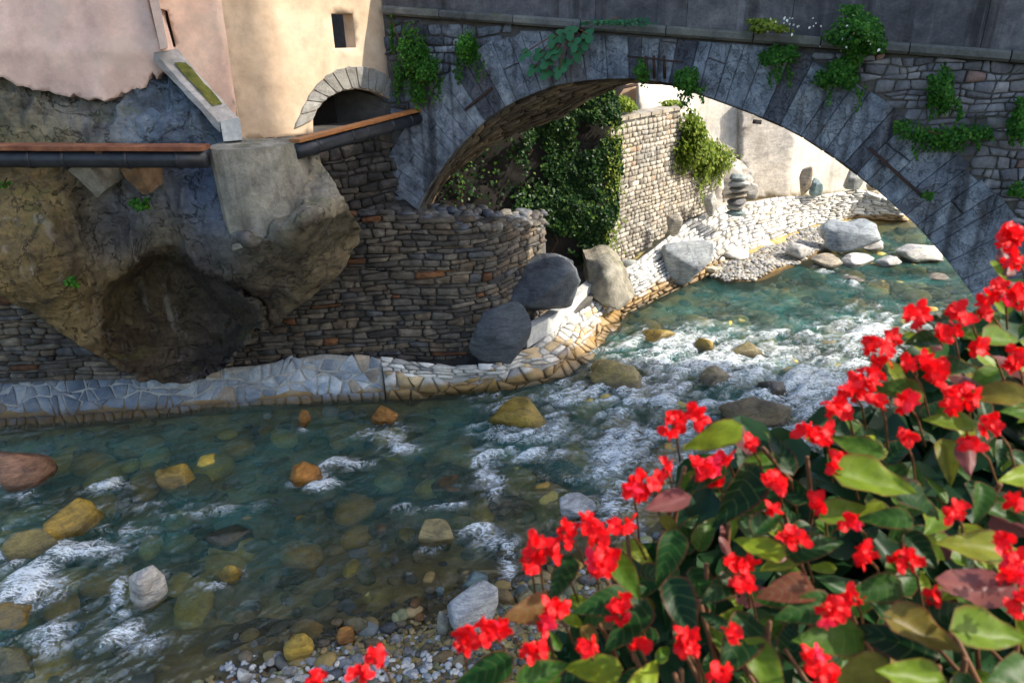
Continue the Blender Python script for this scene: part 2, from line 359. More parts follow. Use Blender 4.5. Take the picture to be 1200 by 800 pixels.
def masonry(parent, frame, poly, rh, sw, mt, palette, gap=.03, proud=.06, thick=.15, seed=0, jv=.15, ju=.3, name='stone', holes=(), maxn=290, smooth=True, skew=0., bev=.18, solid=False, shade=None):
    rng = random.Random(seed); P = np.array(poly); u0, v0 = P.min(0); u1, v1 = P.max(0); items = []
    v = v0; rows = [v0]
    while v < v1: v += rng.uniform(*rh); rows.append(v)
    ph = [rng.uniform(0, 9) for _ in rows]
    def vy(k, u): return rows[k]+jv*rh[0]*(math.sin(u*1.1/sw[1]+ph[k])+.6*math.sin(u*2.7/sw[1]+ph[k]*2))
    for k in range(len(rows)-1):
        u = u0-rng.uniform(0, sw[1]); lean = 0
        while u < u1:
            w = rng.uniform(*sw)*(rng.uniform(.55, 1.5) if rng.random() < ju else 1); nl = rng.uniform(-.25, .25)*rh[0]*ju*2
            a, b = u, u+w
            q = [(a+gap/2+lean, vy(k, a)+gap/2), (b-gap/2+nl, vy(k, b)+gap/2), (b-gap/2-nl, vy(k+1, b)-gap/2), (a+gap/2-lean, vy(k+1, a)-gap/2)]
            cx = sum(x for x, _ in q)/4; cy = sum(y for _, y in q)/4
            lean = nl; u = b
            if not pip((cx, cy), poly) or any(pip((cx, cy), h) for h in holes): continue
            c4 = np.array([frame(*x) for x in q]); n = np.cross(c4[1]-c4[0], c4[3]-c4[0]); n /= np.linalg.norm(n)+1e-9
            if np.dot(n, EYE-c4.mean(0)) < 0: n = -n
            V, Fc = stone_geo(c4, n, proud*rng.uniform(.5, 1.6), thick, rng, bev)
            ce = c4.mean(0); pp = proj(ce); vis = -20 < pp[0] < 1220 and -20 < pp[1] < 820
            size = np.linalg.norm(c4[0]-c4[2])/depth(ce)
            p = palette[rng.choices(range(len(palette)), [x[0] for x in palette])[0]][1]; j = rng.uniform(.75, 1.25)
            items.append((not vis, -size, len(items), V, Fc, np.array(p)*j*(shade(pp) if shade else 1)))
    items.sort(key=lambda x: x[:3])
    for it in items[:maxn]:
        if it[0]: break
        centred(name, it[3], it[4], mt, parent, smooth, it[5], base=False)
    rest = [it for i, it in enumerate(items) if i >= maxn or it[0]]
    if rest:
        V = []; Fc = []; T = []; o = 0
        for it in rest:
            V.append(it[3]); T.append(np.tile(it[5], (len(it[3]), 1))); Fc += [tuple(i+o for i in f) for f in it[4]]; o += len(it[3])
        x = centred('small_stones', np.vstack(V), Fc, mt, parent, smooth, np.vstack(T)); x['kind'] = 'stuff'
    return len(items)
def path_frame(pts, batter=0., into=(0, 1)):
    P = np.array(pts, float)[:, :2]; d = np.r_[0, np.cumsum(np.hypot(*(P[1:]-P[:-1]).T))]
    def f(u, v):
        uu = min(max(u, 0), d[-1]); x = np.interp(uu, d, P[:, 0]); y = np.interp(uu, d, P[:, 1])
        e = .25; x1, y1 = np.interp(min(uu+e, d[-1]), d, P[:, 0]), np.interp(min(uu+e, d[-1]), d, P[:, 1]); x0, y0 = np.interp(max(uu-e, 0), d, P[:, 0]), np.interp(max(uu-e, 0), d, P[:, 1])
        t = np.array([x1-x0, y1-y0]); t /= np.hypot(*t)+1e-9; nn = np.array([-t[1], t[0]])
        q = np.array([x, y]) + t*(u-uu) + nn*batter*v; return np.array([q[0], q[1], v])
    f.length = d[-1]; f.d = d; return f
def loft_frame(lo, hi):                       # lo/hi: lists of 3-D points with equal count; u in metres along lo, v in 0..1
    lo = np.array(lo, float); hi = np.array(hi, float); d = np.r_[0, np.cumsum(np.linalg.norm((lo+hi)[1:]/2-(lo+hi)[:-1]/2, axis=1))]
    def f(u, v):
        a = np.array([np.interp(u, d, lo[:, k]) for k in range(3)]); b = np.array([np.interp(u, d, hi[:, k]) for k in range(3)])
        return a+(b-a)*v
    f.length = d[-1]; f.d = d; return f
def fm(frame, off=0.):                        # frame -> vectorised map for sheet(), shifted back a little
    return lambda v: np.array([frame(a, b) for a, b in v])+np.array([0, off, 0])

# ================================================================ THE GROUND AND THE RIVER
FAR = [(-200, 517, 0), (0, 505, 0), (150, 491, 0), (300, 478, 0), (450, 470, 0), (570, 459, 0), (650, 448, 0), (690, 425, 0), (728, 375, 0), (780, 346, 0), (832, 326, 0), (880, 327, 0), (940, 308, 0), (985, 285, 0), (1030, 268, 0), (1080, 262, 0)]
far = np.array([G(*p)[:2] for p in FAR]); far = np.vstack([[-45, 14], far, [60, 62]])
NEAR = [(220, 850, 0), (300, 800, 0), (380, 768, 0), (450, 742, 0), (500, 728, 0), (560, 712, 0), (640, 690, 0), (740, 670, 0), (900, 630, 0), (1200, 520, 0)]
near = np.array([G(*p)[:2] for p in NEAR]); near = np.vstack([[-12, 2.5], near, [40, 24]])
def sdist(P, line):                            # signed distance to a left-to-right polyline: + above (north)
    best = np.full(len(P), 1e9); sg = np.ones(len(P))
    for a, b in zip(line[:-1], line[1:]):
        d = b-a; t = np.clip(((P-a)@d)/(d@d), 0, 1); q = P-(a+t[:, None]*d); r = np.hypot(*q.T)
        s = np.sign(d[0]*(P[:, 1]-a[1])-d[1]*(P[:, 0]-a[0])); k = r < best-1e-9; best[k] = r[k]; sg[k] = s[k]
    return best*sg
def bed_z(P):
    df = sdist(P, far); dn = -sdist(P, near)   # metres outside the river
    n = fbm(np.c_[P*.8, P[:, 0]*0], 3, 3)
    zf = np.where(df > 0, np.minimum(-.35+.45*df, .55), np.maximum(-.62, -.35+.35*df))
    zn = np.where(dn > 0, np.minimum(.04+.14*dn, 1.5), np.maximum(-.62, .04+.16*dn))
    return np.maximum(zf, zn)+n*.05
def grid(x0, x1, y0, y1, st):
    xs = np.arange(x0, x1+st/2, st); ys = np.arange(y0, y1+st/2, st); X, Y = np.meshgrid(xs, ys); nx, ny = len(xs), len(ys)
    i = np.arange(nx*ny).reshape(ny, nx); Fq = np.stack([i[:-1, :-1], i[:-1, 1:], i[1:, 1:], i[1:, :-1]], -1).reshape(-1, 4)
    return np.c_[X.ravel(), Y.ravel()], Fq
def fast_mesh(name, V, Fq):
    me = bpy.data.meshes.new(name); me.vertices.add(len(V)); me.vertices.foreach_set('co', np.asarray(V, np.float32).ravel())
    n = len(Fq); me.loops.add(n*4); me.loops.foreach_set('vertex_index', np.asarray(Fq, np.int32).ravel())
    me.polygons.add(n); me.polygons.foreach_set('loop_start', np.arange(0, n*4, 4, dtype=np.int32)); me.polygons.foreach_set('use_smooth', np.ones(n, bool))
    me.update(); me.validate(); return me
P2, Fq = grid(-45, 60, 1, 80, .25)
tag(link('river_bed', fast_mesh('river_bed', np.c_[P2, bed_z(P2)], Fq), m_bed), kind='structure')

# ================================================================ ROCKS
def rock_geo(seed, sub=4, cuts=7, rough=.16, cut=(.62, .9)):
    bm = bmesh.new(); bmesh.ops.create_icosphere(bm, subdivisions=sub, radius=1); rs = np.random.RandomState(seed)
    V = np.array([v.co[:] for v in bm.verts]); Fc = [[v.index for v in f.verts] for f in bm.faces]; bm.free()
    V = V*(1+rough*fbm(V*1.3+seed*3.7, 3, seed)[:, None])
    for _ in range(cuts):
        n = rs.normal(size=3); n /= np.linalg.norm(n); d = rs.uniform(*cut); e = V@n-d; V = V-n*(np.where(e > 0, e*.88, 0))[:, None]
    V = V+V*(.022*fbm(V*4+seed, 4, seed+5)[:, None]-.05*np.clip(.12-np.abs(vn(V*2.2+seed, seed+8)), 0, 1)[:, None])
    s = (V.max(0)-V.min(0)); V = (V-(V.max(0)+V.min(0))/2)/s; return V, Fc
RLIB = [mesh('rock', *rock_geo(i, 3, 6 if i % 2 else 9, .2, (.55, .85)), True) for i in range(10)]
OCH = (.40, .27, .04); ORA = (.38, .165, .025); GRN = (.22, .21, .06); BRN = (.25, .17, .07); PAL = (.42, .44, .45); RED = (.28, .15, .09); WHT = (.62, .61, .57); DRK = (.10, .115, .13); TEA = (.16, .24, .25)
def rock(px, py, w, h, col, label, cat='rock', z=.0, lift=.5, rz=0., tilt=0., seed=0, sub=4, cuts=8, group=None, name='river_rock', mt=None, dfac=.8, cut=(.6, .88), rough=.14):
    """rock whose visible middle is at the pixel; w,h photo pixels; lift = share above z"""
    if lift > .18:
        fr_ = G(px, py+h*.5, z); wm = w*depth(fr_)/F; dm = wm*dfac; c = fr_+np.array([0, dm*.42, 0]); tpz = (Yp(px, py-h*.5, c[1])[2]-z)*(.78 if group and lift < .7 else 1)
        c = np.array([Yp(px, py, c[1])[0], c[1], z]); hm = max(.1*wm, tpz)/max(.3, lift)
    else:
        c = G(px, py, z-.06); wm = w*depth(c)/F; dm = h*depth(c)/F/max(.3, math.sin(math.atan2(CAMZ-z, c[1]))); c[2] = z; hm = wm*.35; lift = -.06/hm if lift <= .12 else .06
    V, Fc = rock_geo(seed+100, sub, cuts+2, rough+.04, cut); V = V*np.array([wm, dm, hm])
    V[:, 2] += hm*(lift-.5)
    Rm = np.array(Matrix.Rotation(rz, 3, 'Z') @ Matrix.Rotation(tilt, 3, 'Y')); V = V@Rm.T
    b = V[:, 2].min(); c2 = np.array([c[0], c[1], z+b]); V[:, 2] -= b
    o = link(name, mesh(name, V, Fc, True), mt or m_boulder, None, c2); o.color = (*col, 1)
    tag(o, label, cat, group); return o
RIV = 'boulders in the river'
rocks = [
 (30, 548, 62, 50, RED, 'reddish brown angular boulder standing in the river at the left edge', .75, .2, -.25),
 (203, 558, 44, 26, OCH, 'flat mustard yellow boulder half under water right of the reddish boulder', .3, .1, 0),
 (358, 553, 38, 34, ORA, 'rounded orange boulder in mid river with foam below it', .65, .3, 0),
 (88, 603, 70, 50, OCH, 'long ochre boulder with water pouring down its right side', .4, .5, 0),
 (38, 636, 70, 48, (.2, .17, .06), 'dark ochre slab joined to the long ochre boulder, left of the white cascade', .35, .5, 0),
 (169, 690, 44, 52, (.46, .44, .40), 'pale grey upright boulder with foam round it in the lower left river', .9, .1, .25),
 (512, 623, 42, 34, (.27, .22, .1), 'olive brown round boulder left of a small foam patch, below the middle of the river', .6, 0, 0),
 (447, 618, 32, 24, BRN, 'small brown boulder under water, left of the olive brown round one', .15, 0, 0),
 (474, 631, 26, 22, GRN, 'small green brown stone under water between two brown boulders', .15, 0, 0),
 (263, 669, 40, 28, OCH, 'golden yellow boulder just breaking the surface, right of the pale upright boulder', .45, 0, 0),
 (225, 664, 42, 22, (.22, .19, .06), 'olive slab under water left of the golden yellow boulder', .12, .3, 0),
 (451, 487, 32, 24, ORA, 'orange striped round boulder by the foot of the quay', .75, 0, 0),
 (357, 490, 15, 20, ORA, 'small orange stone against the foot of the quay', .7, 0, 0),
 (608, 484, 84, 40, OCH, 'big smooth yellow boulder with water sliding over it below the quay corner', .35, 0, 0),
 (722, 438, 68, 34, (.28, .22, .07), 'broad ochre boulder close to the stone apron, upper middle of the river', .5, -.4, 0),
 (766, 391, 52, 18, OCH, 'low yellow boulder under the bridge nearest the bank', .3, 0, 0),
 (826, 402, 28, 20, OCH, 'small yellow boulder in the foam under the bridge', .5, 0, 0),
 (875, 409, 42, 20, (.33, .26, .09), 'tilted tan yellow boulder in the foam, right of the small yellow one', .4, -.5, 0),
 (841, 438, 50, 24, (.3, .24, .12), 'flat tan boulder washed by foam below the tilted tan one', .3, 0, 0),
 (884, 480, 84, 44, (.19, .14, .07), 'large dark brown boulder humped out of the white water', .55, -.3, 0),
 (907, 449, 42, 20, (.14, .12, .08), 'dark stone covered by rushing water above the large brown boulder', .2, 0, 0),
 (990, 379, 46, 16, OCH, 'yellow stone just under the green water right of the rapids', .1, 0, 0),
 (947, 357, 56, 16, (.24, .18, .06), 'orange brown stone lying under the clear green pool', .08, -.3, 0),
 (290, 588, 120, 42, (.22, .22, .08), 'large green yellow boulder seen through the water in mid river', .1, 0, 0),
 (300, 738, 120, 52, (.17, .12, .05), 'broad brown slab under rippled water at the lower left', .1, .3, 0),
 (530, 562, 64, 40, (.2, .13, .05), 'brown boulder under water left of a white foam curtain', .15, -.3, 0),
 (268, 624, 60, 24, (.1, .1, .06), 'dark boulder under rippling water below the large green yellow one', .2, 0, 0),
 (356, 607, 30, 16, OCH, 'small yellow stone under water right of the rippling dark boulder', .1, 0, 0),
 (12, 722, 56, 26, OCH, 'ochre boulder at the left edge under the white cascade', .4, 0, 0),
 (16, 772, 70, 44, (.25, .23, .09), 'yellow green boulder under water in the lower left corner', .2, 0, 0),
 (672, 597, 46, 30, PAL, 'pale blue grey wedge shaped rock just left of the flowers', .85, .2, .2),
 (590, 700, 30, 26, (.22, .15, .06), 'brown wet stone right of the pale block', .6, 0, 0),
 (617, 702, 32, 20, (.25, .21, .11), 'smooth tan oval stone right of the brown wet stone', .7, 0, 0),
 (590, 590, 40, 20, (.12, .1, .05), 'dark stone under water left of the pale wedge shaped rock', .15, 0, 0),
 (655, 545, 60, 30, (.1, .09, .06), 'dark boulder under rushing water left of the right foam curtain', .1, 0, 0),
 (420, 560, 60, 22, (.15, .12, .05), 'brown stone deep under water right of the orange boulder', .05, 0, 0),
 (590, 650, 40, 14, (.16, .14, .06), 'flat olive stone under shallow water above the teal block', .15, 0, 0),
 (330, 668, 60, 20, (.14, .13, .05), 'olive stone deep under water in the lower middle', .05, 0, 0),
 (400, 690, 60, 22, (.15, .15, .06), 'green stone deep under water near the gravel bank', .05, 0, 0),
 (1078, 297, 54, 22, WHT, 'long white boulder in the river nearest the right side of the arch', .8, -.15, 0),
 (968, 307, 36, 18, (.36, .31, .23), 'beige flat boulder at the tip of the gravel beach', .75, 0, 0),
 (1005, 306, 40, 15, WHT, 'white low boulder between the beige one and a smaller white one', .75, 0, 0),
 (1040, 307, 28, 13, WHT, 'small white boulder at the right end of the boulder row', .75, 0, 0),
 (998, 326, 26, 7, (.42, .38, .3), 'thin pale stone lying in the shallows below the boulder row', .4, 0, 0),
 (1098, 324, 26, 8, (.5, .42, .3), 'thin cream stone in the shallows below the long white boulder', .4, 0, 0),
]
for i, (px, py, w, h, col, lab, lift, rz, tilt) in enumerate(rocks):
    rock(px, py, w, h, col, lab, lift=lift, rz=rz, tilt=tilt, seed=i*3+1, group=RIV, cut=(.5, .85), rough=.2, mt=m_boulder if lift > .5 else m_sub)
# foam fields: centre and half-size in photo pixels, strength
FOAM = [(850, 425, 145, 36, 1.05), (930, 455, 105, 58, 1.1), (770, 465, 76, 28, 1.0), (725, 525, 38, 55, 1.0), (640, 500, 70, 16, .75), (572, 553, 22, 24, 1.1),
        (620, 535, 45, 12, .8), (455, 514, 34, 15, 1.1), (395, 543, 40, 9, .8), (375, 572, 22, 7, 1.), (140, 577, 32, 9, .9), (40, 690, 46, 34, 1.0), (95, 640, 42, 17, 1.1), (150, 622, 36, 9, .5),
        (160, 742, 34, 22, 1.0), (143, 695, 9, 26, 1.1), (60, 765, 30, 28, .75), (575, 632, 42, 14, .95), (604, 660, 13, 28, .95), (1010, 395, 90, 36, .75), (820, 520, 90, 40, .85), (720, 590, 40, 30, .7),
        (690, 460, 60, 20, .85), (890, 395, 90, 14, .6), (225, 600, 90, 12, .4), (270, 640, 20, 8, .3), (10, 655, 30, 12, .9), (590, 470, 60, 10, .5), (745, 345, 34, 10, .35), (760, 400, 50, 14, .5), (960, 500, 90, 40, .8), (500, 590, 60, 8, .4), (30, 560, 40, 8, .6), (330, 560, 30, 6, .3), (370, 705, 14, 6, .4)]
for px, py, w, h, _c, _l, lf, _r, _t in rocks:
    if lf > .25 and px < 1000: FOAM.extend([(px-w*.3, py+h*.5, w*.45, h*.14+3, .75), (px+w*.5, py+h*.05, 4+w*.1, h*.3, .45)])
P2, Fq = grid(-26, 40, 3, 50, .09)
df = sdist(P2, far); fc = P2[Fq].mean(1)
keep = sdist(fc, far) < 1.0
Fq = Fq[keep]
use = np.unique(Fq); remap = np.full(len(P2), -1); remap[use] = np.arange(len(use)); P2 = P2[use]; Fq = remap[Fq]
pp = proj(np.c_[P2, np.zeros(len(P2))]); inf = (pp[:, 0] > -200) & (pp[:, 0] < 1400)
fo = np.zeros(len(P2))
wx = fbm(np.c_[P2*.9, P2[:, 0]*0], 3, 40)*14; wy = fbm(np.c_[P2*.9, P2[:, 0]*0+7], 3, 41)*9
for cx, cy, rx, ry, st in FOAM:
    d = ((pp[:, 0]+wx-cx)/rx)**2+((pp[:, 1]+wy-cy)/ry)**2; fo = np.maximum(fo, st*np.exp(-d*.9))
fd = np.array([-.88, -.47]); fs = np.array([.47, -.88]); q1 = P2@fd; q2 = P2@fs
wq = fbm(np.c_[q1*.35, q2*.7, q1*0], 3, 11)
st1 = fbm(np.c_[q1*1.1+wq, q2*3.2+wq*1.5, q1*0], 4, 12)
st2 = fbm(np.c_[q1*3.2+wq*2, q2*6.5+wq*3, q1*0], 3, 13)
foam = np.clip(fo*.95+fbm(np.c_[P2*3.3, q1*0], 4, 19)*.16*np.clip(fo*3, 0, 1)+st1*.30*np.clip(fo*2.4, 0, 1)+st2*.3*np.clip(fo*2.4, 0, 1)-.1+.06*np.clip(st1+st2, 0, 1), 0, 1.)
bz = bed_z(P2); deep = np.clip((-bz-.05)/.6, 0, 1)
hz = .034*st1+.02*st2 + fo*(.08*st1+.05*st2+.05*fbm(np.c_[P2*3.3, q1*0], 3, 19)+.03) + .03*fbm(np.c_[P2*.5, q1*0], 2, 15)
hz = hz*np.clip(deep*3, .15, 1)
me = fast_mesh('river_water', np.c_[P2, hz], Fq)
for nme, arr in (('foam', foam), ('deep', deep)):
    a = me.attributes.new(nme, 'FLOAT', 'POINT'); a.data.foreach_set('value', arr.astype(np.float32))
M, t, out = nt('river_water'); L = t.links; g = nd(t, 'ShaderNodeNewGeometry'); P = g.outputs['Position']
mp = nd(t, 'ShaderNodeMapping'); mp.inputs['Rotation'].default_value = (0, 0, R(-28)); mp.inputs['Scale'].default_value = (.8, 3.0, 1); L.new(P, mp.inputs[0])
nA = noise(t, mp.outputs[0], 3.2, 7, .62, 1.2); nB = noise(t, P, 11., 5, .6, .8); nC = noise(t, mp.outputs[0], 4., 9, .74, 1.8)
af = nd(t, 'ShaderNodeAttribute', attribute_name='foam').outputs['Fac']; ad = nd(t, 'ShaderNodeAttribute', attribute_name='deep').outputs['Fac']
bh = mth(t, 'ADD', mth(t, 'MULTIPLY', nA, 1.), mth(t, 'MULTIPLY', nB, .3)); bh = mth(t, 'ADD', bh, mth(t, 'MULTIPLY', noise(t, mp.outputs[0], 1.1, 5, .6, 1.), 1.6))
bp = nd(t, 'ShaderNodeBump'); bp.inputs['Strength'].default_value = 1.; bp.inputs['Distance'].default_value = .34; L.new(bh, bp.inputs['Height'])
tr = nd(t, 'ShaderNodeBsdfTransparent'); L.new(mix(t, ad, (.98, .98, .95), (.87, .955, .88)), tr.inputs[0])
df_ = nd(t, 'ShaderNodeBsdfDiffuse'); L.new(mix(t, smooth(t, noise(t, P, .35, 3), .35, .65), (.025, .16, .15), (.07, .29, .26)), df_.inputs[0])
m1 = nd(t, 'ShaderNodeMixShader'); L.new(mth(t, 'MULTIPLY', ad, mth(t, 'ADD', .07, mth(t, 'MULTIPLY', smooth(t, mth(t, 'ADD', mth(t, 'MULTIPLY', noise(t, P, .45, 4), .6), mth(t, 'MULTIPLY', nA, .4)), .40, .66), .34))), m1.inputs[0]); L.new(tr.outputs[0], m1.inputs[1]); L.new(df_.outputs[0], m1.inputs[2])
gl = nd(t, 'ShaderNodeBsdfGlossy'); gl.inputs['Roughness'].default_value = .05; L.new(bp.outputs[0], gl.inputs['Normal'])
fr = nd(t, 'ShaderNodeFresnel'); fr.inputs[0].default_value = 1.33; L.new(bp.outputs[0], fr.inputs['Normal'])
m2 = nd(t, 'ShaderNodeMixShader'); L.new(mth(t, 'MULTIPLY', fr.outputs[0], 1.25, True), m2.inputs[0]); L.new(m1.outputs[0], m2.inputs[1]); L.new(gl.outputs[0], m2.inputs[2])
nD = noise(t, mp.outputs[0], 26., 4, .7, 1.)
nE = mth(t, 'ADD', mth(t, 'MULTIPLY', mth(t, 'SUBTRACT', nC, .5), 3.0), mth(t, 'MULTIPLY', mth(t, 'SUBTRACT', nD, .5), .8))
fac = mth(t, 'ADD', mth(t, 'MULTIPLY', af, .82), mth(t, 'MULTIPLY', nE, mth(t, 'MULTIPLY', af, 1.5, True)))
rg_ = mth(t, 'ABSOLUTE', mth(t, 'SUBTRACT', noise(t, P, 2.6, 5, .62, 2.2), .5)); lace = mth(t, 'SUBTRACT', 1., smooth(t, rg_, .0, .055), True)
fac = mth(t, 'ADD', smooth(t, fac, .40, 1.12), mth(t, 'MULTIPLY', lace, mth(t, 'MULTIPLY', smooth(t, af, .08, .5), .40)), True)
fac = mth(t, 'MULTIPLY', fac, .92)
wd = nd(t, 'ShaderNodeBsdfDiffuse'); wd.inputs[0].default_value = (.74, .78, .78, 1)
m3 = nd(t, 'ShaderNodeMixShader'); L.new(fac, m3.inputs[0]); L.new(m2.outputs[0], m3.inputs[1]); L.new(wd.outputs[0], m3.inputs[2]); L.new(m3.outputs[0], out.inputs[0])
tag(link('river_water', me, M), kind='structure')

rock(998, 275, 64, 44, (.30, .35, .38), 'big sculpted blue grey boulder at the far end of the white paved slope', z=.2, lift=.9, seed=301, cuts=16, cut=(.4, .75), rough=.25, name='boulder', cat='boulder', tilt=-.3)
rock(1022, 287, 26, 14, WHT, 'small white rock leaning on the big sculpted boulder', z=.1, lift=.8, seed=305, name='boulder', cat='rock')
rock(805, 308, 58, 52, (.40, .44, .45), 'pale blue grey block shaped boulder set at the water edge beyond the bridge', z=.25, lift=.9, seed=310, cuts=16, cut=(.5, .75), name='boulder', cat='boulder')
rock(637, 338, 86, 76, DRK, 'dark grey boulder with a pale ridge under the ivy, upper of the two', z=1.45, lift=.95, seed=322, cut=(.42, .72), cuts=11, name='boulder', cat='boulder', dfac=.7)
rock(655, 309, 34, 22, (.05, .06, .07), 'small dark rock lying on top of the upper dark boulder', z=2.2, lift=.8, seed=325, name='boulder', cat='rock')
rock(586, 391, 74, 80, DRK, 'dark grey pointed boulder by the quay, lower of the two', z=.85, lift=.95, seed=341, cut=(.42, .72), cuts=11, name='boulder', cat='boulder', dfac=.6)
rock(661, 370, 40, 14, WHT, 'white chip of rock between curb and upper dark boulder', z=.9, lift=.5, seed=335, name='boulder', cat='rock')
rock(556, 722, 60, 66, PAL, 'large pale grey block behind the red flowers on the near gravel bank', z=.0, lift=.9, seed=351, cuts=16, cut=(.5, .75), name='boulder', cat='boulder', dfac=.7, rz=.3)
rock(557, 681, 32, 18, TEA, 'teal grey squared block above the large pale block', z=.0, lift=.8, seed=353, cuts=16, cut=(.5, .7), name='boulder', cat='rock', rz=.3)
rock(519, 732, 15, 30, (.42, .4, .32), 'narrow striped pale stone left of the large pale block', z=.05, lift=.8, seed=355, name='boulder', cat='stone')
rock(516, 694, 10, 10, TEA, 'tiny teal stone with moss near the teal squared block', z=.05, lift=.8, seed=357, name='boulder', cat='stone')
rock(352, 762, 34, 30, OCH, 'golden brown stone at the edge of the near gravel bank', z=.03, lift=.8, seed=359, name='boulder', cat='stone')
rock(405, 745, 26, 18, ORA, 'orange pointed stone above the grey pebbles of the near bank', z=.03, lift=.7, seed=361, name='boulder', cat='stone', rz=.6)
rock(287, 794, 16, 18, WHT, 'squared white stone at the bottom edge left of the pebbles', z=.03, lift=.8, seed=363, name='boulder', cat='stone', cuts=16, cut=(.5, .7))
rock(943, 212, 15, 34, (.36, .3, .22), 'upright tan slab rock leaning on the far cream wall', z=2.0, lift=.95, seed=371, name='boulder', cat='rock')
rock(957, 220, 16, 22, TEA, 'upright teal grey rock right of the tan slab rock', z=1.9, lift=.95, seed=373, name='boulder', cat='rock')
rock(1001, 209, 22, 26, (.3, .32, .31), 'squared grey rock by the right end of the far cream wall', z=1.9, lift=.95, seed=375, cuts=14, name='boulder', cat='rock')
rock(1022, 219, 14, 10, (.3, .3, .3), 'small round grey rock at the corner behind the arch', z=1.6, lift=.9, seed=377, name='boulder', cat='rock')
for i, (x, y, w, h, lb) in enumerate([(862, 298, 32, 16, 'white block at the lower edge of the paved slope, left of the gravel beach'), (894, 286, 24, 10, 'flat white rock lying on the gravel beach'), (935, 293, 30, 18, 'pale grey slab between gravel beach and slope'), (790, 262, 18, 22, 'tan rock at the foot of the squared stone wall'), (835, 316, 20, 8, 'flat tan stone at the rim of the gravel beach'), (738, 309, 22, 10, 'grey green stone on the white slope, below the squared stone wall'), (833, 238, 16, 24, 'pale rock left of the stone pile'), (880, 222, 20, 18, 'pale rock right of the stone pile')]):
    rock(x, y, w, h, [WHT, WHT, (.5, .5, .48), (.4, .36, .28), (.5, .46, .36), (.3, .33, .32), (.5, .48, .42), (.5, .48, .42)][i], lb, z=[.3, .3, .3, 1.9, .15, 1.2, 2, 2][i], lift=.8, seed=380+i*2, name='boulder', cat='rock', cuts=12)
lump = sheet('concrete_lump', [(690, 318), (688, 304), (700, 306), (716, 301), (730, 310), (742, 330), (744, 346), (724, 364), (706, 356), (688, 344)], relief([(690, 318, 22), (706, 283, 22.6), (740, 328, 22.4), (722, 368, 21.2), (700, 350, 21.3), (714, 325, 21.2), (735, 350, 21.6)]), 4, m_concrete, back=(0, 1.5, 0), amp=.10, freq=1.3)
tag(lump, 'smooth pale concrete lump at the foot of the squared stone wall beside the ivy', 'concrete lump')
# pile of flat stones
c = G(861, 253, 2.0); pl = thing('stone_pile', c, 'pillar of flat stacked stones on the white slope in front of the far wall', 'stone pile')
zz = c[2]
for i, (w, cl) in enumerate([(.8, TEA), (.85, (.5, .47, .4)), (.78, (.2, .2, .2)), (.85, (.42, .35, .25)), (.8, (.3, .28, .24)), (.9, (.45, .45, .42)), (.75, (.25, .3, .3))]):
    o = link('stone', RLIB[i].copy(), m_boulder, pl, (c[0]+random.uniform(-.05, .05), c[1], zz+.13)); o.scale = (w, .6, .3); o.rotation_euler = (0, random.uniform(-.06, .06), random.uniform(-.2, .2)); o.color = (*cl, 1); zz += .24

# ---- loose pebbles and gravel
def pebble_geo(seed):
    V, Fc = rock_geo(seed, 2, 4, .12, (.7, .95)); return V, Fc
PG = [pebble_geo(500+i) for i in range(6)]
def scatter(name, pts, sizes, cols, label=None, cat=None, seed=0, kind='stuff'):
    rng = np.random.RandomState(seed); V = []; Fc = []; T = []; o = 0
    for p, s, c_ in zip(pts, sizes, cols):
        g, f = PG[rng.randint(6)]; a = rng.uniform(0, 6.28); ca, sa = math.cos(a), math.sin(a)
        q = g*np.array([s, s*rng.uniform(.6, .9), s*rng.uniform(.4, .65)]); q = np.c_[q[:, 0]*ca-q[:, 1]*sa, q[:, 0]*sa+q[:, 1]*ca, q[:, 2]]+p
        V.append(q); T.append(np.tile(c_, (len(q), 1))); Fc.append(np.array(f)+o); o += len(q)
    V = np.vstack(V); Fc = np.vstack(Fc); c = V.mean(0)
    ob = link(name, mesh(name, V-c, Fc.tolist(), True, np.vstack(T)), m_pebble, None, c); return tag(ob, label, cat, None, kind)
rng = np.random.RandomState(5)
PC = np.array([(.26, .2, .08), (.32, .23, .08), (.2, .17, .11), (.15, .18, .18), (.4, .4, .38), (.36, .26, .12), (.12, .12, .10), (.22, .23, .12)])
# stones lying on the bed everywhere
pts = rng.uniform([-20, 4.5], [26, 40], (9000, 2)); df = sdist(pts, far); dn = sdist(pts, near); ppx = proj(np.c_[pts, pts[:, 0]*0])
k = (df < .2) & (dn > -.3) & (ppx[:, 0] > -60) & (ppx[:, 0] < 1260) & (ppx[:, 1] < 860); pts = pts[k]
sz = rng.uniform(.1, .3, len(pts))*(1+(pts[:, 1]/20)); 
scatter('riverbed_stones', np.c_[pts, bed_z(pts)+.03], sz, PC[rng.randint(0, 8, len(pts))]*rng.uniform(.6, 1.3, (len(pts), 1)), seed=1)
# larger drowned stones on the bed
pts = rng.uniform([-18, 6], [22, 34], (760, 2)); df = sdist(pts, far); dn = sdist(pts, near); ppx = proj(np.c_[pts, pts[:, 0]*0])
k = (df < -.5) & (dn > .2) & (ppx[:, 0] > -60) & (ppx[:, 0] < 1200) & (ppx[:, 1] < 830); pts = pts[k]; sz = rng.uniform(.4, 1.35, len(pts))
scatter('drowned_stones', np.c_[pts, np.full(len(pts), -.05)-sz*.25], sz, np.array([(.62, .46, .09), (.55, .33, .07), (.4, .34, .1), (.66, .5, .13), (.22, .19, .1)])[rng.randint(0, 5, len(pts))], seed=7)
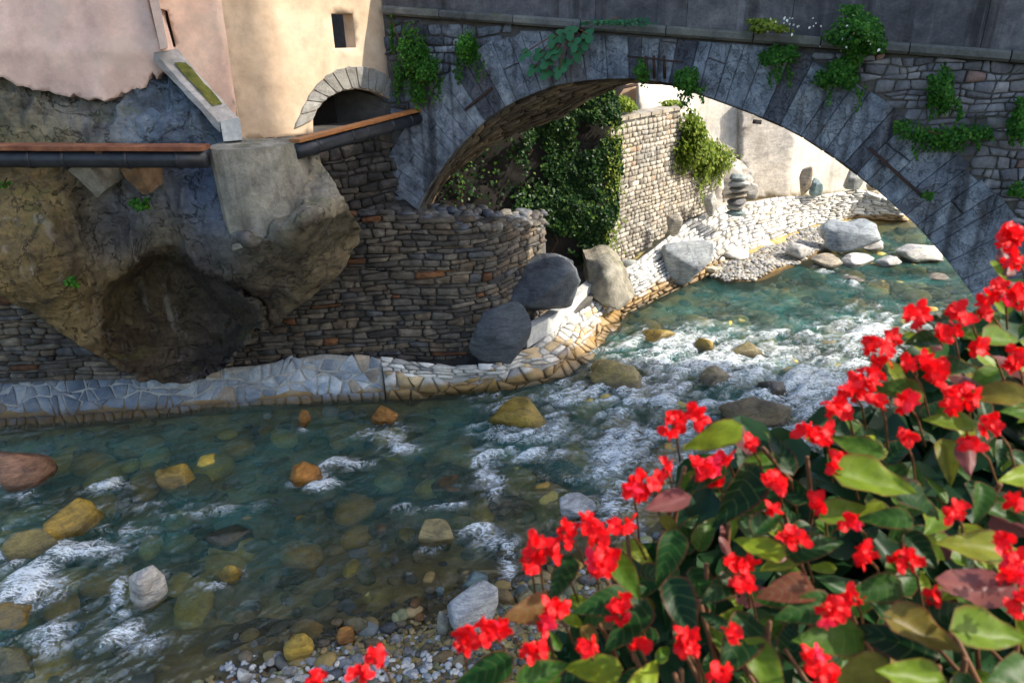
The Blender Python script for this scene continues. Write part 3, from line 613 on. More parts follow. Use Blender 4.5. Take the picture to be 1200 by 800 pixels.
# near gravel bank
pts = rng.uniform([-7, 4.5], [9, 12], (26000, 2)); dn = sdist(pts, near); ppx = proj(np.c_[pts, pts[:, 0]*0])
k = (dn < .7) & (ppx[:, 0] > 180) & (ppx[:, 0] < 1150) & (ppx[:, 1] < 850) & (ppx[:, 1] > 570) & (rng.uniform(size=len(pts)) < np.clip(1.1-dn, 0, 1)*.8); pts = pts[k]
sz = rng.uniform(.05, .16, len(pts))
scatter('bank_gravel', np.c_[pts, bed_z(pts)+.015], sz, PC[rng.randint(0, 8, len(pts))]*rng.uniform(.5, 1.2, (len(pts), 1)), seed=2)
pts = np.array([G(x, y, .1)[:2] for x, y in zip(rng.uniform(250, 560, 170), 800-np.abs(rng.normal(size=170))*22)])
scatter('pale_gravel', np.c_[pts, bed_z(pts)+.04], rng.uniform(.07, .15, 170), np.array([(.55, .55, .53), (.42, .45, .48), (.62, .6, .56), (.3, .33, .36)])[rng.randint(0, 4, 170)], seed=12)
# countable pebbles of the near bank
PEB = [(317, 775, 12, 12, WHT), (365, 775, 18, 14, PAL), (375, 785, 24, 18, (.35, .38, .42)), (404, 776, 22, 18, PAL), (419, 773, 20, 20, (.48, .48, .47)), (340, 786, 20, 14, WHT), (352, 795, 20, 14, WHT), (330, 795, 16, 12, WHT), (392, 790, 22, 16, (.12, .13, .15)), (465, 747, 16, 15, WHT), (447, 768, 22, 16, (.4, .42, .45)), (482, 790, 18, 16, (.42, .45, .47)), (432, 785, 20, 16, PAL), (366, 765, 8, 12, WHT), (325, 766, 9, 12, WHT), (570, 796, 22, 14, (.5, .52, .5)), (478, 762, 12, 16, (.33, .33, .33)), (436, 752, 20, 10, BRN), (455, 735, 22, 12, (.07, .08, .09)), (486, 705, 12, 18, ORA), (492, 722, 12, 14, ORA), (417, 733, 30, 14, (.2, .17, .08)), (520, 770, 30, 14, BRN), (500, 760, 22, 12, (.17, .13, .06)), (540, 775, 24, 12, (.22, .18, .1)), (605, 740, 26, 14, (.25, .2, .12)), (635, 760, 24, 14, (.18, .16, .12)), (380, 752, 16, 10, (.2, .16, .1)), (395, 728, 16, 9, (.22, .15, .06)), (505, 690, 16, 10, (.2, .16, .08)), (345, 772, 12, 9, (.2, .14, .06)), (410, 795, 18, 12, (.5, .5, .5)), (310, 790, 14, 10, (.24, .18, .08)), (270, 797, 16, 12, ORA), (300, 797, 12, 10, (.2, .16, .08)), (536, 760, 18, 12, (.5, .5, .48)), (462, 780, 16, 12, BRN), (470, 730, 14, 12, (.2, .17, .1)), (500, 780, 16, 12, (.3, .3, .3)), (640, 690, 20, 12, (.4, .36, .36)), (660, 660, 30, 14, (.3, .28, .27)), (690, 680, 24, 16, (.2, .18, .16)), (455, 795, 16, 10, WHT), (515, 795, 16, 10, BRN)]
def cname(c_):
    return 'white' if c_[0] > .55 else 'pale grey' if c_[0] > .33 else 'dark grey' if c_[0] < .14 and c_[2] > .08 else 'grey' if abs(c_[0]-c_[2]) < .03 else 'orange' if c_ == ORA else 'brown'
ORD = 'first second third fourth fifth sixth seventh eighth ninth tenth eleventh twelfth thirteenth fourteenth fifteenth sixteenth seventeenth eighteenth nineteenth twentieth'.split()
for i, (px, py, w, h, cl) in enumerate(PEB):
    c = G(px, py, .08); z = max(.03, float(bed_z(c[None, :2])[0])); c = G(px, py, z+.04); dd = depth(c); s = w*dd/F
    o = link('pebble', RLIB[i % 10], m_boulder, None, (c[0], c[1], z+.02)); o.scale = (s, max(s*.7, h*dd/F*.9), s*.6); o.rotation_euler = (0, 0, random.Random(i).uniform(-.5, .5)); o.color = (*cl, 1)
    grp = sorted([p for p in PEB if cname(p[4]) == cname(cl)]); k_ = grp.index(PEB[i]); n_ = len(grp)
    tag(o, (f'leftmost {cname(cl)} rounded pebble on the near gravel bank' if k_ == 0 else f'rightmost {cname(cl)} rounded pebble on the near gravel bank' if k_ == n_-1 else f'{ORD[k_]} {cname(cl)} pebble from the left on the near gravel bank'), 'pebble', f'{cname(cl)} pebbles on the near bank')
RLIB[0].materials.clear() if False else None
# far gravel beach (a low bank with fine stones)
BEACH = [(834, 322), (850, 328), (885, 327), (935, 308), (975, 290), (965, 262), (930, 262), (880, 285), (848, 300)]
bc = [G(x, y, .12)[:2] for x, y in BEACH]; bc = [tuple(b) for b in bc]; bcc = np.mean(bc, 0)
def bmap(v):
    d = np.array([min(np.hypot(*(q-np.array(b))) for b in bc) for q in v]); return np.c_[v, .05+np.minimum(d*.16, .35)]
tag(sheet('gravel_bank', bc, bmap, .4, m_mortar_light, back=(0, 0, -.8), amp=.04, freq=2), kind='structure')
pts = rng.uniform(np.min(bc, 0), np.max(bc, 0), (9000, 2)); pts = pts[pip_np(pts, bc)]
scatter('beach_gravel', bmap(pts)+[0, 0, .03], rng.uniform(.07, .26, len(pts)), np.array([(.3, .3, .29), (.42, .41, .39), (.22, .22, .22), (.5, .47, .4), (.33, .28, .2)])[rng.randint(0, 5, len(pts))], seed=3)

# ================================================================ BRIDGE
TH = R(22); n3 = np.array([math.sin(TH), math.cos(TH), 0.]); d3 = np.array([math.cos(TH), -math.sin(TH), 0.])
A0 = G(490, 245, 4.75); DB = float(n3@A0)
def bf(s, z, w=0.): return np.array([*(A0+d3*s+n3*w)[:2], z])
def b_uv(px, py, w=0.):
    q = onp(px, py, A0+n3*w, n3); return float((q-A0)@d3), float(q[2])
FRONT = [(490, 245), (502, 220), (515, 200), (540, 170), (568, 142), (600, 120), (650, 100), (700, 92.5), (745, 92), (783, 97), (820, 110), (867, 127), (900, 140), (933, 155), (987, 190), (1033, 227), (1077, 267), (1108, 302), (1140, 345), (1165, 385)]
fr_uv = [b_uv(*p) for p in FRONT]; last = fr_uv[-1]
fr_uv += [(last[0]+.55, last[1]-1.1), (last[0]+.8, -.8)]
WB = 3.0
BACK = [(500, 252), (517, 214), (548, 188), (586, 163), (622, 150), (655, 139), (685, 120), (705, 106), (728, 97), (750, 93)]
bk_uv = [b_uv(*p, WB) for p in BACK]
arc = np.array(fr_uv)
def arch_z(s): return np.interp(s, arc[:, 0], arc[:, 1], left=-1, right=-1)
c0, c1 = b_uv(460, 18), b_uv(1200, 74)
def corn_b(s): return c0[1]+(c1[1]-c0[1])*(s-c0[0])/(c1[0]-c0[0])
c2, c3 = b_uv(460, 9), b_uv(1200, 58)
ch = ((c2[1]-c0[1])+(c3[1]-c1[1]))/2
bridge = thing('stone_bridge', bf(7, 0), 'old blue grey stone arch bridge crossing the river from the cream house', 'bridge')
SMAX = last[0]+11
outl = [(-6., 3.), (-.02, 3.), (0, arc[0, 1])]+[tuple(a) for a in arc[1:]]+[(SMAX, -.8), (SMAX, corn_b(SMAX)), (-6, corn_b(-6))]
outl = [(-6., 3.)]+[(-.02, 3.)]+[tuple(a) for a in arc]+[(SMAX, -.8), (SMAX, corn_b(SMAX)), (-6., corn_b(-6.))]
face = sheet('spandrel_wall', outl, lambda v: np.array([bf(a, b) for a, b in v]), .22, m_mortar, bridge, back=tuple(n3*.5), amp=.05, freq=1.4)
# soffit between front and back arcs
def resample(P, n):
    P = np.array(P); d = np.r_[0, np.cumsum(np.hypot(*(P[1:]-P[:-1]).T))]; u = np.linspace(0, d[-1], n); return np.c_[np.interp(u, d, P[:, 0]), np.interp(u, d, P[:, 1])]
iL = 9; fa = resample(fr_uv[:iL], 40); ba = resample(bk_uv, 40)
off = np.array([2.2, 0]); restF = resample(fr_uv[iL-1:], 30); restB = restF+np.array([1.2, .3]); restB[0] = ba[-1]; 
restB = restB + (ba[-1]-restF[0]-np.array([1.2, .3]))*np.linspace(1, 0, 30)[:, None]
fa = np.vstack([fa, restF[1:]]); ba = np.vstack([ba, restB[1:]])
lo = [bf(a, b+.01, .1) for a, b in fa]; hi = [bf(a, b, WB) for a, b in ba]
sf = loft_frame(lo, hi)
V = []; nW = 10
for i in range(len(fa)):
    for j in range(nW+1): V.append(np.array(lo[i])*(1-j/nW)+np.array(hi[i])*j/nW+np.array([0, 0, .05]))
V = np.array(V); Fc = [(i*(nW+1)+j, i*(nW+1)+j+1, (i+1)*(nW+1)+j+1, (i+1)*(nW+1)+j) for i in range(len(fa)-1) for j in range(nW)]
n0 = len(V); V = np.vstack([V, V+[0, 0, .35]]); Fc += [tuple(n0+i for i in f[::-1]) for f in Fc]
centred('arch_barrel', V, Fc, m_soffit, bridge, True, np.array([.7, .7, .7]))
masonry(bridge, lambda u, v: sf(u, v/3.)+0, [(0, .05), (sf.length*.62, .05), (sf.length*.62, 2.95), (0, 2.95)], (.13, .24), (.35, .8), m_soffit, [(3, (1, 1, 1)), (2, (.7, .68, .65)), (2, (1.3, 1.2, 1.05)), (1, (.45, .42, .4))], gap=.02, proud=.05, thick=.05, seed=21, name='soffit_stone', jv=.3, ju=.5)
# rear face above back arc (hidden from here, closes the bridge)
V = [bf(a, b, WB) for a, b in ba]+[bf(a, corn_b(a), WB) for a, b in ba]; nb = len(ba)
centred('rear_spandrel', V, [(i, i+1, nb+i+1, nb+i) for i in range(nb-1)], m_mortar, bridge)
centred('deck_fill', [bf(s, corn_b(s)-.02, w) for s in (-6, SMAX) for w in (0.02, WB)], [(0, 1, 3, 2)], m_mortar, bridge)
# voussoir slabs: radial pieces, some broad, some narrow
ringP = resample(fr_uv[:-1], 400); tn = np.gradient(ringP, axis=0); nr = np.c_[-tn[:, 1], tn[:, 0]]; nr /= np.hypot(*nr.T)[:, None]
L_ = np.r_[0, np.cumsum(np.hypot(*(ringP[1:]-ringP[:-1]).T))]
# extrados joints lean like the slabs of the photo
ctr = np.array([6.8, .4]); rdir = ringP-ctr; rdir /= np.hypot(*rdir.T)[:, None]; nr = .5*nr+.5*rdir; nr /= np.hypot(*nr.T)[:, None]
rg = random.Random(4); pos = 0.0; k = 0
while pos < L_[-1]-.3:
    w = rg.uniform(.24, .5); p1 = min(pos+w, L_[-1])
    def at(l, r):
        p = np.array([np.interp(l, L_, ringP[:, 0]), np.interp(l, L_, ringP[:, 1])]); q = np.array([np.interp(l, L_, nr[:, 0]), np.interp(l, L_, nr[:, 1])]); q /= np.hypot(*q)
        s, z = p+q*r
        if z > corn_b(s)-.06: r = max(.15, (corn_b(p[0])-.06-p[1])/max(.25, q[1])); s, z = p+q*r
        return bf(s, min(z, corn_b(s)-.05))
    T = 1.38+rg.uniform(-.05, .1); spl = [(0, T)] if rg.random() < .93 else [(0, T*rg.uniform(.45, .6)), None]
    if len(spl) == 2: spl[1] = (spl[0][1]+.02, T)
    cl = rg.choice([(1, 1, 1), (1.06, 1.06, 1.06), (.92, .93, .95), (1.1, 1.1, 1.08)] if rg.random() < .88 else [(.42, .4, .42)])
    for r0, r1 in spl:
        g_ = .004; c4 = np.array([at(pos+g_, r0+.0), at(p1-g_, r0+.0), at(p1-g_, r1), at(pos+g_, r1)])
        V, Fc = stone_geo(c4+n3*.02, -n3, .05+rg.uniform(-.012, .012), .12, rg, .05, .01)
        # keep the corners square
        ctrp = c4.mean(0); ring = []
        for i in range(4):
            a, b = c4[i], c4[(i+1) % 4]; ring += [a, (a+b)/2]
        ring = np.array(ring); e = np.array([(ctrp-q)/np.linalg.norm(ctrp-q) for q in ring])*.02
        pr = .07+rg.uniform(-.012, .012); V[:8] = ring+e-n3*(pr); V[8:16] = ring-n3*(pr-.018); V[16:24] = ring+n3*.06; V[24] = ctrp-n3*(pr+.003)
        centred('voussoir', V, Fc, m_bridge, bridge, False, np.array(cl)*rg.uniform(.9, 1.1), base=False)
    pos = p1
# rubble on both sides of the ring
ext = [tuple(ringP[i]+nr[i]*1.42) for i in range(0, 400, 10)]
right = [p for p in ext if p[0] > 7.5 and p[1] < corn_b(p[0])]
polyR = right+[(right[-1][0]+.2, -.6), (SMAX-4, -.6), (SMAX-4, corn_b(SMAX-4)-.05), (right[0][0], corn_b(right[0][0])-.05)]
hole = [b_uv(1143, 138), b_uv(1163, 138), b_uv(1160, 163), b_uv(1141, 163)]
masonry(bridge, lambda u, v: bf(u, v, -.02), polyR, (.08, .2), (.13, .4), m_rubble, [(4, (1, 1.02, 1.06)), (2, (.8, .82, .88)), (2, (1.15, 1.13, 1.12)), (.3, (1.3, .85, .7)), (.6, (.65, .65, .67))], gap=.012, proud=.035, thick=.08, seed=31, name='rubble_stone', jv=.5, ju=.8, holes=[hole])
left = [p for p in ext if p[0] < 3.5 and p[1] < corn_b(p[0])]
polyL = [(-.55, 4.2), (-.1, 4.2)]+left+[(left[-1][0], corn_b(left[-1][0])-.05), (-.55, corn_b(-.5)-.05)]
masonry(bridge, lambda u, v: bf(u, v, -.02), polyL, (.14, .3), (.25, .6), m_bridge, [(3, (.8, .8, .8)), (2, (.5, .5, .52)), (1, (1.1, 1.05, 1))], gap=.025, proud=.04, thick=.08, seed=33, name='rubble_stone', jv=.4, ju=.6)
hq = np.array([bf(*h, .35) for h in hole]); centred('weep_hole', np.vstack([[bf(*h, -.06) for h in hole], hq]), [(4, 5, 6, 7), (0, 1, 5, 4), (1, 2, 6, 5), (2, 3, 7, 6), (3, 0, 4, 7)], m_dark, bridge)
# cornice and parapet blocks
s = -.45
jn = [-.45, 1.1, 3.0, 4.6, 6.5, 8.3, 9.6, 11.2, 12.9, 14.6, 16.3, 18, 20, 22, 24]
for a, b in zip(jn[:-1], jn[1:]):
    if a > SMAX-2: break
    g_ = .012; o1 = rg.uniform(-.02, .02)
    V = []
    for s_ in (a+g_, b-g_):
        zb = corn_b(s_)
        for w, z in ((.2, -.0), (-.16+o1, .0), (-.22+o1, .05), (-.22+o1, ch-.05), (-.17+o1, ch), (.2, ch)): V.append(bf(s_, zb+z, w))
    Fc = [(i, (i+1) % 6, 6+(i+1) % 6, 6+i) for i in range(6)]+[tuple(range(5, -1, -1)), tuple(range(6, 12))]
    centred('cornice_block', V, Fc, m_cornice, bridge, False, np.array([1, 1, 1.])*rg.uniform(.8, 1.2))
jp = [-.5, 2.2, 4.9, 6.9, 9.0, 12.4, 15.5, 18.8, 22, 25]
for a, b in zip(jp[:-1], jp[1:]):
    if a > SMAX-1: break
    V = []
    for s_ in (a+.005, b-.005):
        zb = corn_b(s_)+ch
        for w, z in ((.28, .0), (0, .0), (0, 1.0), (.28, 1.0)): V.append(bf(s_, zb+z+.003, w-.06))
    centred('parapet_slab', V, [(i, (i+1) % 4, 4+(i+1) % 4, 4+i) for i in range(4)]+[(3, 2, 1, 0), (4, 5, 6, 7)], m_parapet, bridge, False, np.array([1, 1, 1.])*rg.uniform(.8, 1.25))
V = [bf(s_, corn_b(s_)+z_, .16) for s_ in (-.3, SMAX-2) for z_ in (.03, ch+.9)]
centred('parapet_core', V, [(0, 1, 3, 2)], m_mortar, bridge)
for a, b in (((545, 129), (577, 103)), ((1018, 173), (1082, 231))):
    a = onp(*a, A0-n3*.13, n3); b = onp(*b, A0-n3*.13, n3)
    o = bar('tie_bar', a, b, .06, .06, m_iron, bridge)
# iron rod with dark posts near crown
a, b = onp(735, 66, A0-n3*.2, n3), onp(800, 73, A0-n3*.2, n3); tube('railing_rod', [a, b], .02, m_iron, bridge, 6)
for px in (757, 766, 778):
    tube('iron_hook', [onp(px, 66, A0-n3*.2, n3), onp(px+1, 92, A0-n3*.08, n3)], .035, m_iron, bridge, 6)

# ================================================================ STACKED STONE WALL AND QUAY
WBASE = [G(-260, 448, .9), G(0, 440, .9), G(200, 437, .9), G(300, 425, .9), G(450, 417, .9), G(545, 412, .95), G(585, 402, 1.0)]
cor = G(641, 262, 3.9); wpath = [p[:2] for p in WBASE]+[np.array([cor[0]-.15, cor[1]-.15]), np.array([cor[0]+.1, cor[1]+.4]), np.array([cor[0]+.1, cor[1]+1.3])]
wf = path_frame(wpath, .03)
wall = thing('stacked_stone_wall', (wpath[4][0], wpath[4][1], .5), 'dark dry stacked stone wall rising from the quay under the left end of the bridge', 'wall')
Lw = wf.length; uu = wf.d
def topz(u): return np.interp(u, [0, uu[3], uu[4], uu[5], uu[7], Lw], [5.2, 5.1, 4.95, 4.75, 4.0, 3.9])
us = np.linspace(0, Lw, 40)
sheet('wall_core', [(0, .2), (Lw, .2)]+[(u, topz(u)-.3) for u in us[::-1]], fm(wf, .07), .3, m_mortar, wall, back=(0, 1.9, 0), amp=.04, freq=1.2)
SP = [(5, (1, 1, 1)), (2, (.6, .6, .62)), (2, (1.35, 1.3, 1.2)), (1, (.75, .85, 1.05)), (.6, (1.5, .75, .4)), (2, (1.15, 1., .85))]
masonry(wall, wf, [(uu[1]-1., .75), (Lw-.9, .75)]+[(u, topz(u)) for u in us[::-1] if uu[1]-1. < u < Lw-.9], (.075, .185), (.2, .75), m_stack, SP, gap=.012, proud=.055, thick=.15, seed=51, jv=.6, ju=.9, bev=.2)
rs = np.random.RandomState(41); pt_ = []
for _ in range(420):
    u = rs.uniform(uu[3], Lw-.8); b_ = rs.uniform(0.05, 1.9); q = wf(u, topz(u)-.26); pt_.append(q+np.array([0, b_, rs.uniform(-.02, .12)]))
SG = np.array([(.10, .09, .08), (.16, .15, .13), (.22, .2, .17), (.12, .13, .15)])
o = scatter('top_rubble', np.array(pt_), rs.uniform(.18, .5, 420), SG[rs.randint(0, 4, 420)], seed=9); o.parent = wall; o.matrix_parent_inverse = Matrix.Translation(-wall.location)
# wall under the house between the cliff and the bridge
HC = np.array([*G(281, 160, 7.1)[:2]]); HJ = A0[:2]-d3[:2]*.55-n3[:2]*.02
hdir = (HJ-HC)/np.hypot(*(HJ-HC)); hn = np.array([hdir[1], -hdir[0]]); Lh = float(np.hypot(*(HJ-HC)))
def hf(u, z, w=0.): return np.array([*(HC+hdir*u-hn*w), z])
def h_uv(px, py, w=0.):
    P = hf(0, 0, w); q = onp(px, py, P, np.array([*hn, 0])); return float((q[:2]-HC)@hdir), float(q[2])
under = thing('stone_underwall', hf(Lh/2, 4.5), 'dark rough stone wall under the arch of the cream house, below the orange topped pipe', 'wall')
sheet('wall_core', [(-1, 4.), (Lh, 4.), (Lh, 7.05), (-1, 7.05)], lambda v: np.array([hf(a, b, .1) for a, b in v]), .3, m_mortar, under, back=(-.6, .6, 0), amp=.04)
masonry(under, lambda u, v: hf(u, v, .02), [(0, 4.1), (Lh, 4.1), (Lh, 6.95), (0, 6.95)], (.13, .25), (.25, .6), m_stack, [(3, (.6, .6, .65)), (1, (.9, .85, .8)), (1, (.4, .4, .42))], gap=.02, proud=.06, thick=.1, seed=53, jv=.4, ju=.6)

# quay apron, left (paved in stones with pale joints)
lo = [G(x, y, -.12) for x, y in ((-260, 528), (-60, 513), (0, 508), (150, 494), (300, 480), (380, 475), (452, 471))]
hi = [G(x, y, z) for x, y, z in ((-260, 445, .8), (-60, 437, .8), (0, 434, .8), (150, 438, .85), (300, 428, 1.0), (380, 414, 1.15), (446, 420, 1.05))]
af = loft_frame(lo, hi)
quay = thing('quay_apron', lo[3], 'sloping quay apron of blue grey stones with pale joints along the water', 'quay', None)
sheet('mortar_bed', [(0, 0), (af.length, 0), (af.length, 1), (0, 1)], lambda v: np.array([af(a, b) for a, b in v])-[0, -.01, .012], .25, m_mortar_light, quay, back=(0, .6, -.5), amp=.01)
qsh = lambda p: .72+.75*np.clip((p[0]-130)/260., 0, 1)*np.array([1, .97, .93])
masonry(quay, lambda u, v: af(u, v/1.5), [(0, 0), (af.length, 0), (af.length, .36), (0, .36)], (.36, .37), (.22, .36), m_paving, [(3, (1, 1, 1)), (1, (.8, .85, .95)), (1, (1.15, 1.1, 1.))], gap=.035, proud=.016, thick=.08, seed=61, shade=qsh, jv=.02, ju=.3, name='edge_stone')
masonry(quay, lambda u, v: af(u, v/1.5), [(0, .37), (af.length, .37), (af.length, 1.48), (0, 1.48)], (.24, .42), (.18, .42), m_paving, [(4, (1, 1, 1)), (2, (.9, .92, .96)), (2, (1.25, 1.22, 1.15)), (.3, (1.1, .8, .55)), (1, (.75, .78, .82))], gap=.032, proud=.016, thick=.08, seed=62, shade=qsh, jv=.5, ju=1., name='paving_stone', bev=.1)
# apron, right: flat top with rough pale stones, ochre riser, bending towards the bridge
T_ = [(446, 420, 1.0), (520, 428, .95), (575, 430, .9), (620, 408, .9), (660, 378, .9), (697, 346, .9), (716, 322, 1.1)]
Mi = [(450, 444, .62), (520, 443, .6), (590, 438, .5), (650, 425, .4), (685, 400, .35), (708, 372, .3), (722, 358, .3)]
Lo = [(453, 471, -.1), (520, 466, -.1), (590, 459, -.1), (662, 447, -.1), (700, 418, -.1), (726, 384, -.1), (738, 372, -.1)]
t3, m3_, l3 = ([G(*p) for p in q] for q in (T_, Mi, Lo))
fa1, fa2 = loft_frame(m3_, t3), loft_frame(l3, m3_)
q2 = thing('stone_footing', l3[2], 'pale stone ledge with ochre stained riser, bending below the dark boulders', 'quay')
for ff, sd_, rr in ((fa1, 63, 1.1), (fa2, 64, .7)):
    sheet('mortar_bed', [(0, 0), (ff.length, 0), (ff.length, 1), (0, 1)], lambda v: np.array([ff(a, b) for a, b in v])-[0, -.03, .04], .25, m_mortar_light, q2, back=(0, .5, -.5), amp=.02)
    masonry(q2, lambda u, v: ff(u, v/rr), [(0, .02), (ff.length, .02), (ff.length, rr), (0, rr)], (.2, .34) if sd_ == 63 else (.34, .36), (.22, .6) if sd_ == 63 else (.2, .5), m_white, [(3, (.8, .78, .74)), (2, (1, .98, .95)), (1, (.5, .5, .52)), (1, (.85, .65, .4))], gap=.03, proud=.06, thick=.1, seed=sd_, jv=.5, ju=1., name='paving_stone')
# pale concrete curb below the boulders
c4 = [G(618, 408, .85), G(650, 388, .85), G(694, 350, .85), G(699, 340, .85)]
V = []
for p in c4:
    for dx, dy, dz in ((0, 0, 0), (0, 0, .55), (-.22, .2, .55), (-.22, .2, 0)): V.append(p+[dx, dy, dz])
Fc = [(i*4+j, i*4+(j+1) % 4, (i+1)*4+(j+1) % 4, (i+1)*4+j) for i in range(3) for j in range(4)]+[(3, 2, 1, 0), (12, 13, 14, 15)]
tag(centred('concrete_curb', V, Fc, m_concrete_pale), 'pale concrete curb holding the two dark boulders above the stone ledge', 'curb')
fill = [(560, 425), (612, 410), (650, 388), (694, 350), (705, 320), (690, 290), (640, 290), (600, 340), (560, 390)]
def fillmap(v): return np.array([G(x, y, .7+np.clip((400-y)/90., 0, 1)*.7) for x, y in v])
tag(sheet('bank_earth', fill, fillmap, 10, m_mortar, back=(0, .4, -.6), amp=.06, freq=2), kind='structure')

# white paved slope beyond the bridge
hi = [G(*p) for p in ((714, 326, 1.3), (745, 305, 1.4), (775, 283, 1.5), (803, 258, 1.8), (850, 240, 2.), (900, 231, 2.), (960, 228, 1.9), (1010, 222, 1.8), (1050, 236, 1.2))]
lo = [G(*p) for p in ((724, 373, -.05), (760, 356, -.05), (800, 338, -.05), (836, 320, .05), (868, 298, .35), (905, 283, .4), (955, 262, .45), (1000, 255, .3), (1065, 258, .1))]
lo = [np.array(p) for p in lo]; hi = [np.array(p) for p in hi]
sfm = loft_frame(lo, hi)
slope = thing('paved_slope', lo[4], 'sunlit white stone paved embankment slope beyond the bridge', 'embankment')
sheet('mortar_bed', [(0, 0), (sfm.length, 0), (sfm.length, 1), (0, 1)], lambda v: np.array([sfm(a, b) for a, b in v])-[0, -.05, .07], .4, m_mortar_light, slope, back=(0, .5, -.8), amp=.04)
masonry(slope, lambda u, v: sfm(u, v/4.2), [(0, 0), (sfm.length, 0), (sfm.length, 4.2), (0, 4.2)], (.22, .38), (.32, .8), m_white, [(5, (1, 1, 1)), (2, (.85, .85, .86)), (1, (1.08, 1.05, 1)), (.5, (.7, .66, .58))], gap=.06, proud=.08, thick=.12, seed=71, jv=.3, ju=.7, name='paving_stone', maxn=295)

# squared stone wall beyond the bridge
E1 = G(700, 312, 1.3)[:2]; E2 = G(806, 252, 1.9)[:2]; ed = (E2-E1)/np.hypot(*(E2-E1)); Le = float(np.hypot(*(E2-E1))); en = np.array([ed[1], -ed[0]])
def ef(u, z, w=0.): return np.array([*(E1+ed*u-en*w), z])
def e_uv(px, py, w=0.):
    q = onp(px, py, ef(0, 0, w), np.array([*en, 0])); return float((q[:2]-E1)@ed), float(q[2])
aw = thing('squared_stone_wall', ef(Le/2, 1), 'tall sunlit wall of small squared stones with flat coping beyond the bridge', 'wall')
ol = [e_uv(703, 325), e_uv(712, 318), e_uv(760, 290), e_uv(806, 256), e_uv(862, 244), e_uv(866, 190), e_uv(840, 165), e_uv(800, 150), e_uv(800, 128), e_uv(706, 146)]
sheet('wall_core', ol, lambda v: np.array([ef(a, b, .05) for a, b in v]), .3, m_mortar_light, aw, back=(-.5, .8, 0), amp=.04)
masonry(aw, ef, ol, (.13, .21), (.2, .44), m_ashlar, [(4, (1, 1, 1)), (2, (.8, .78, .75)), (2, (1.25, 1.2, 1.15)), (.4, (1.05, .85, .72)), (1, (.6, .58, .56))], gap=.022, proud=.035, thick=.08, seed=81, jv=.12, ju=.4, maxn=295)
xs = np.linspace(708, 801, 8)
for a, b in zip(xs[:-1], xs[1:]):
    ua, za = e_uv(a+.6, 146-(a-705)*.19); ub, zb = e_uv(b-.6, 146-(b-705)*.19)
    V = []
    for u, z in ((ua, za), (ub, zb)):
        for w, dz in ((-.08, 0), (-.08, .12), (.55, .16), (.55, 0)): V.append(ef(u, z+dz, w))
    centred('coping_stone', V, [(i, (i+1) % 4, 4+(i+1) % 4, 4+i) for i in range(4)]+[(3, 2, 1, 0), (4, 5, 6, 7)], m_ashlar, aw, False, np.array([.9, .88, .85])*random.Random(int(a)).uniform(.8, 1.2))
# low rendered wall piece behind the coping, small house with orange tiles
def quad_wall(name, pxs, y0, y1, mt, label, cat, thick=.4, parent=None, amp=.02):
    f = lambda v: np.array([Yp(x, y, y0+(y1-y0)*(x-pxs[0][0])/(max(1e-6, max(p[0] for p in pxs)-pxs[0][0]))) for x, y in v])
    o = sheet(name, pxs, f, 8, mt, parent, back=(0, thick, 0), amp=amp)
    return tag(o, label, cat) if label else o
quad_wall('garden_wall', [(747, 95), (812, 100), (812, 140), (747, 140)], 29.5, 32, m_farcream, 'short pale rendered wall behind the coping of the squared stone wall', 'wall', .3)
sh = thing('garden_shed', Yp(715, 130, 29.8), 'small cream hut with orange tiled eave seen under the bridge crown', 'shed')
quad_wall('wall', [(690, 98), (747, 92), (747, 140), (690, 145)], 29.5, 30.2, m_cream, None, None, .3, sh)
a, b = Yp(706, 103, 29.2), Yp(748, 93, 29.2); bar('eave', a, b, .5, .1, m_tile, sh)
for k in range(7):
    p = np.array(a)*(1-k/6)+np.array(b)*k/6; tube('roof_tile', [p+[0, -.28, .06], p+[0, .3, .2]], .1, m_tile, sh, 8)
tube('gutter_pipe', [Yp(706, 108, 29), Yp(747, 99, 29)], .06, m_wood, sh, 8)
# far cream retaining wall with grey stone pier
fw = thing('far_cream_wall', Yp(930, 230, 34), 'sunlit cream rendered retaining wall at the back of the embankment', 'wall')
quad_wall('wall', [(795, 90), (905, 90), (1060, 160), (1060, 245), (1012, 226), (930, 232), (868, 238), (795, 250)], 32.5, 37, m_farcream, None, None, .6, fw, .05)
o = quad_wall('stone_pier', [(868, 120), (934, 135), (924, 232), (868, 232)], 33.2, 34.6, m_fargrey, None, None, .8, fw, .08)
for i, (y0_, y1_) in enumerate([(150, 168), (170, 188), (190, 206), (208, 226)]):
    pass
quad_wall('sign_plate', [(883, 140), (893, 141), (892, 146), (882, 145)], 33.1, 33.2, m_white, None, None, .05, fw, 0)
rub = [(800, 150), (842, 165), (868, 185), (880, 200), (876, 240), (850, 246), (806, 262), (796, 262)]
rp = sheet('rubble_bank', rub, lambda v: np.array([Yp(x, y, 29.6+(x-800)*.035-(y-150)*.006) for x, y in v]), 4, m_fargrey, back=(0, 1, 0), amp=.35, freq=1.6)
tag(rp, 'pale rough rubble bank between the squared stone wall and the stone pile', 'bank')
# terrain behind everything beyond the bridge
tag(sheet('hillside', [(-60, -5), (70, -5), (70, 14), (-60, 14)], lambda v: np.c_[v[:, 0], 40+(v[:, 1]*.6), v[:, 1]], 2.5, m_fargrey, back=(0, 6, 0), amp=1., freq=.2), kind='structure')

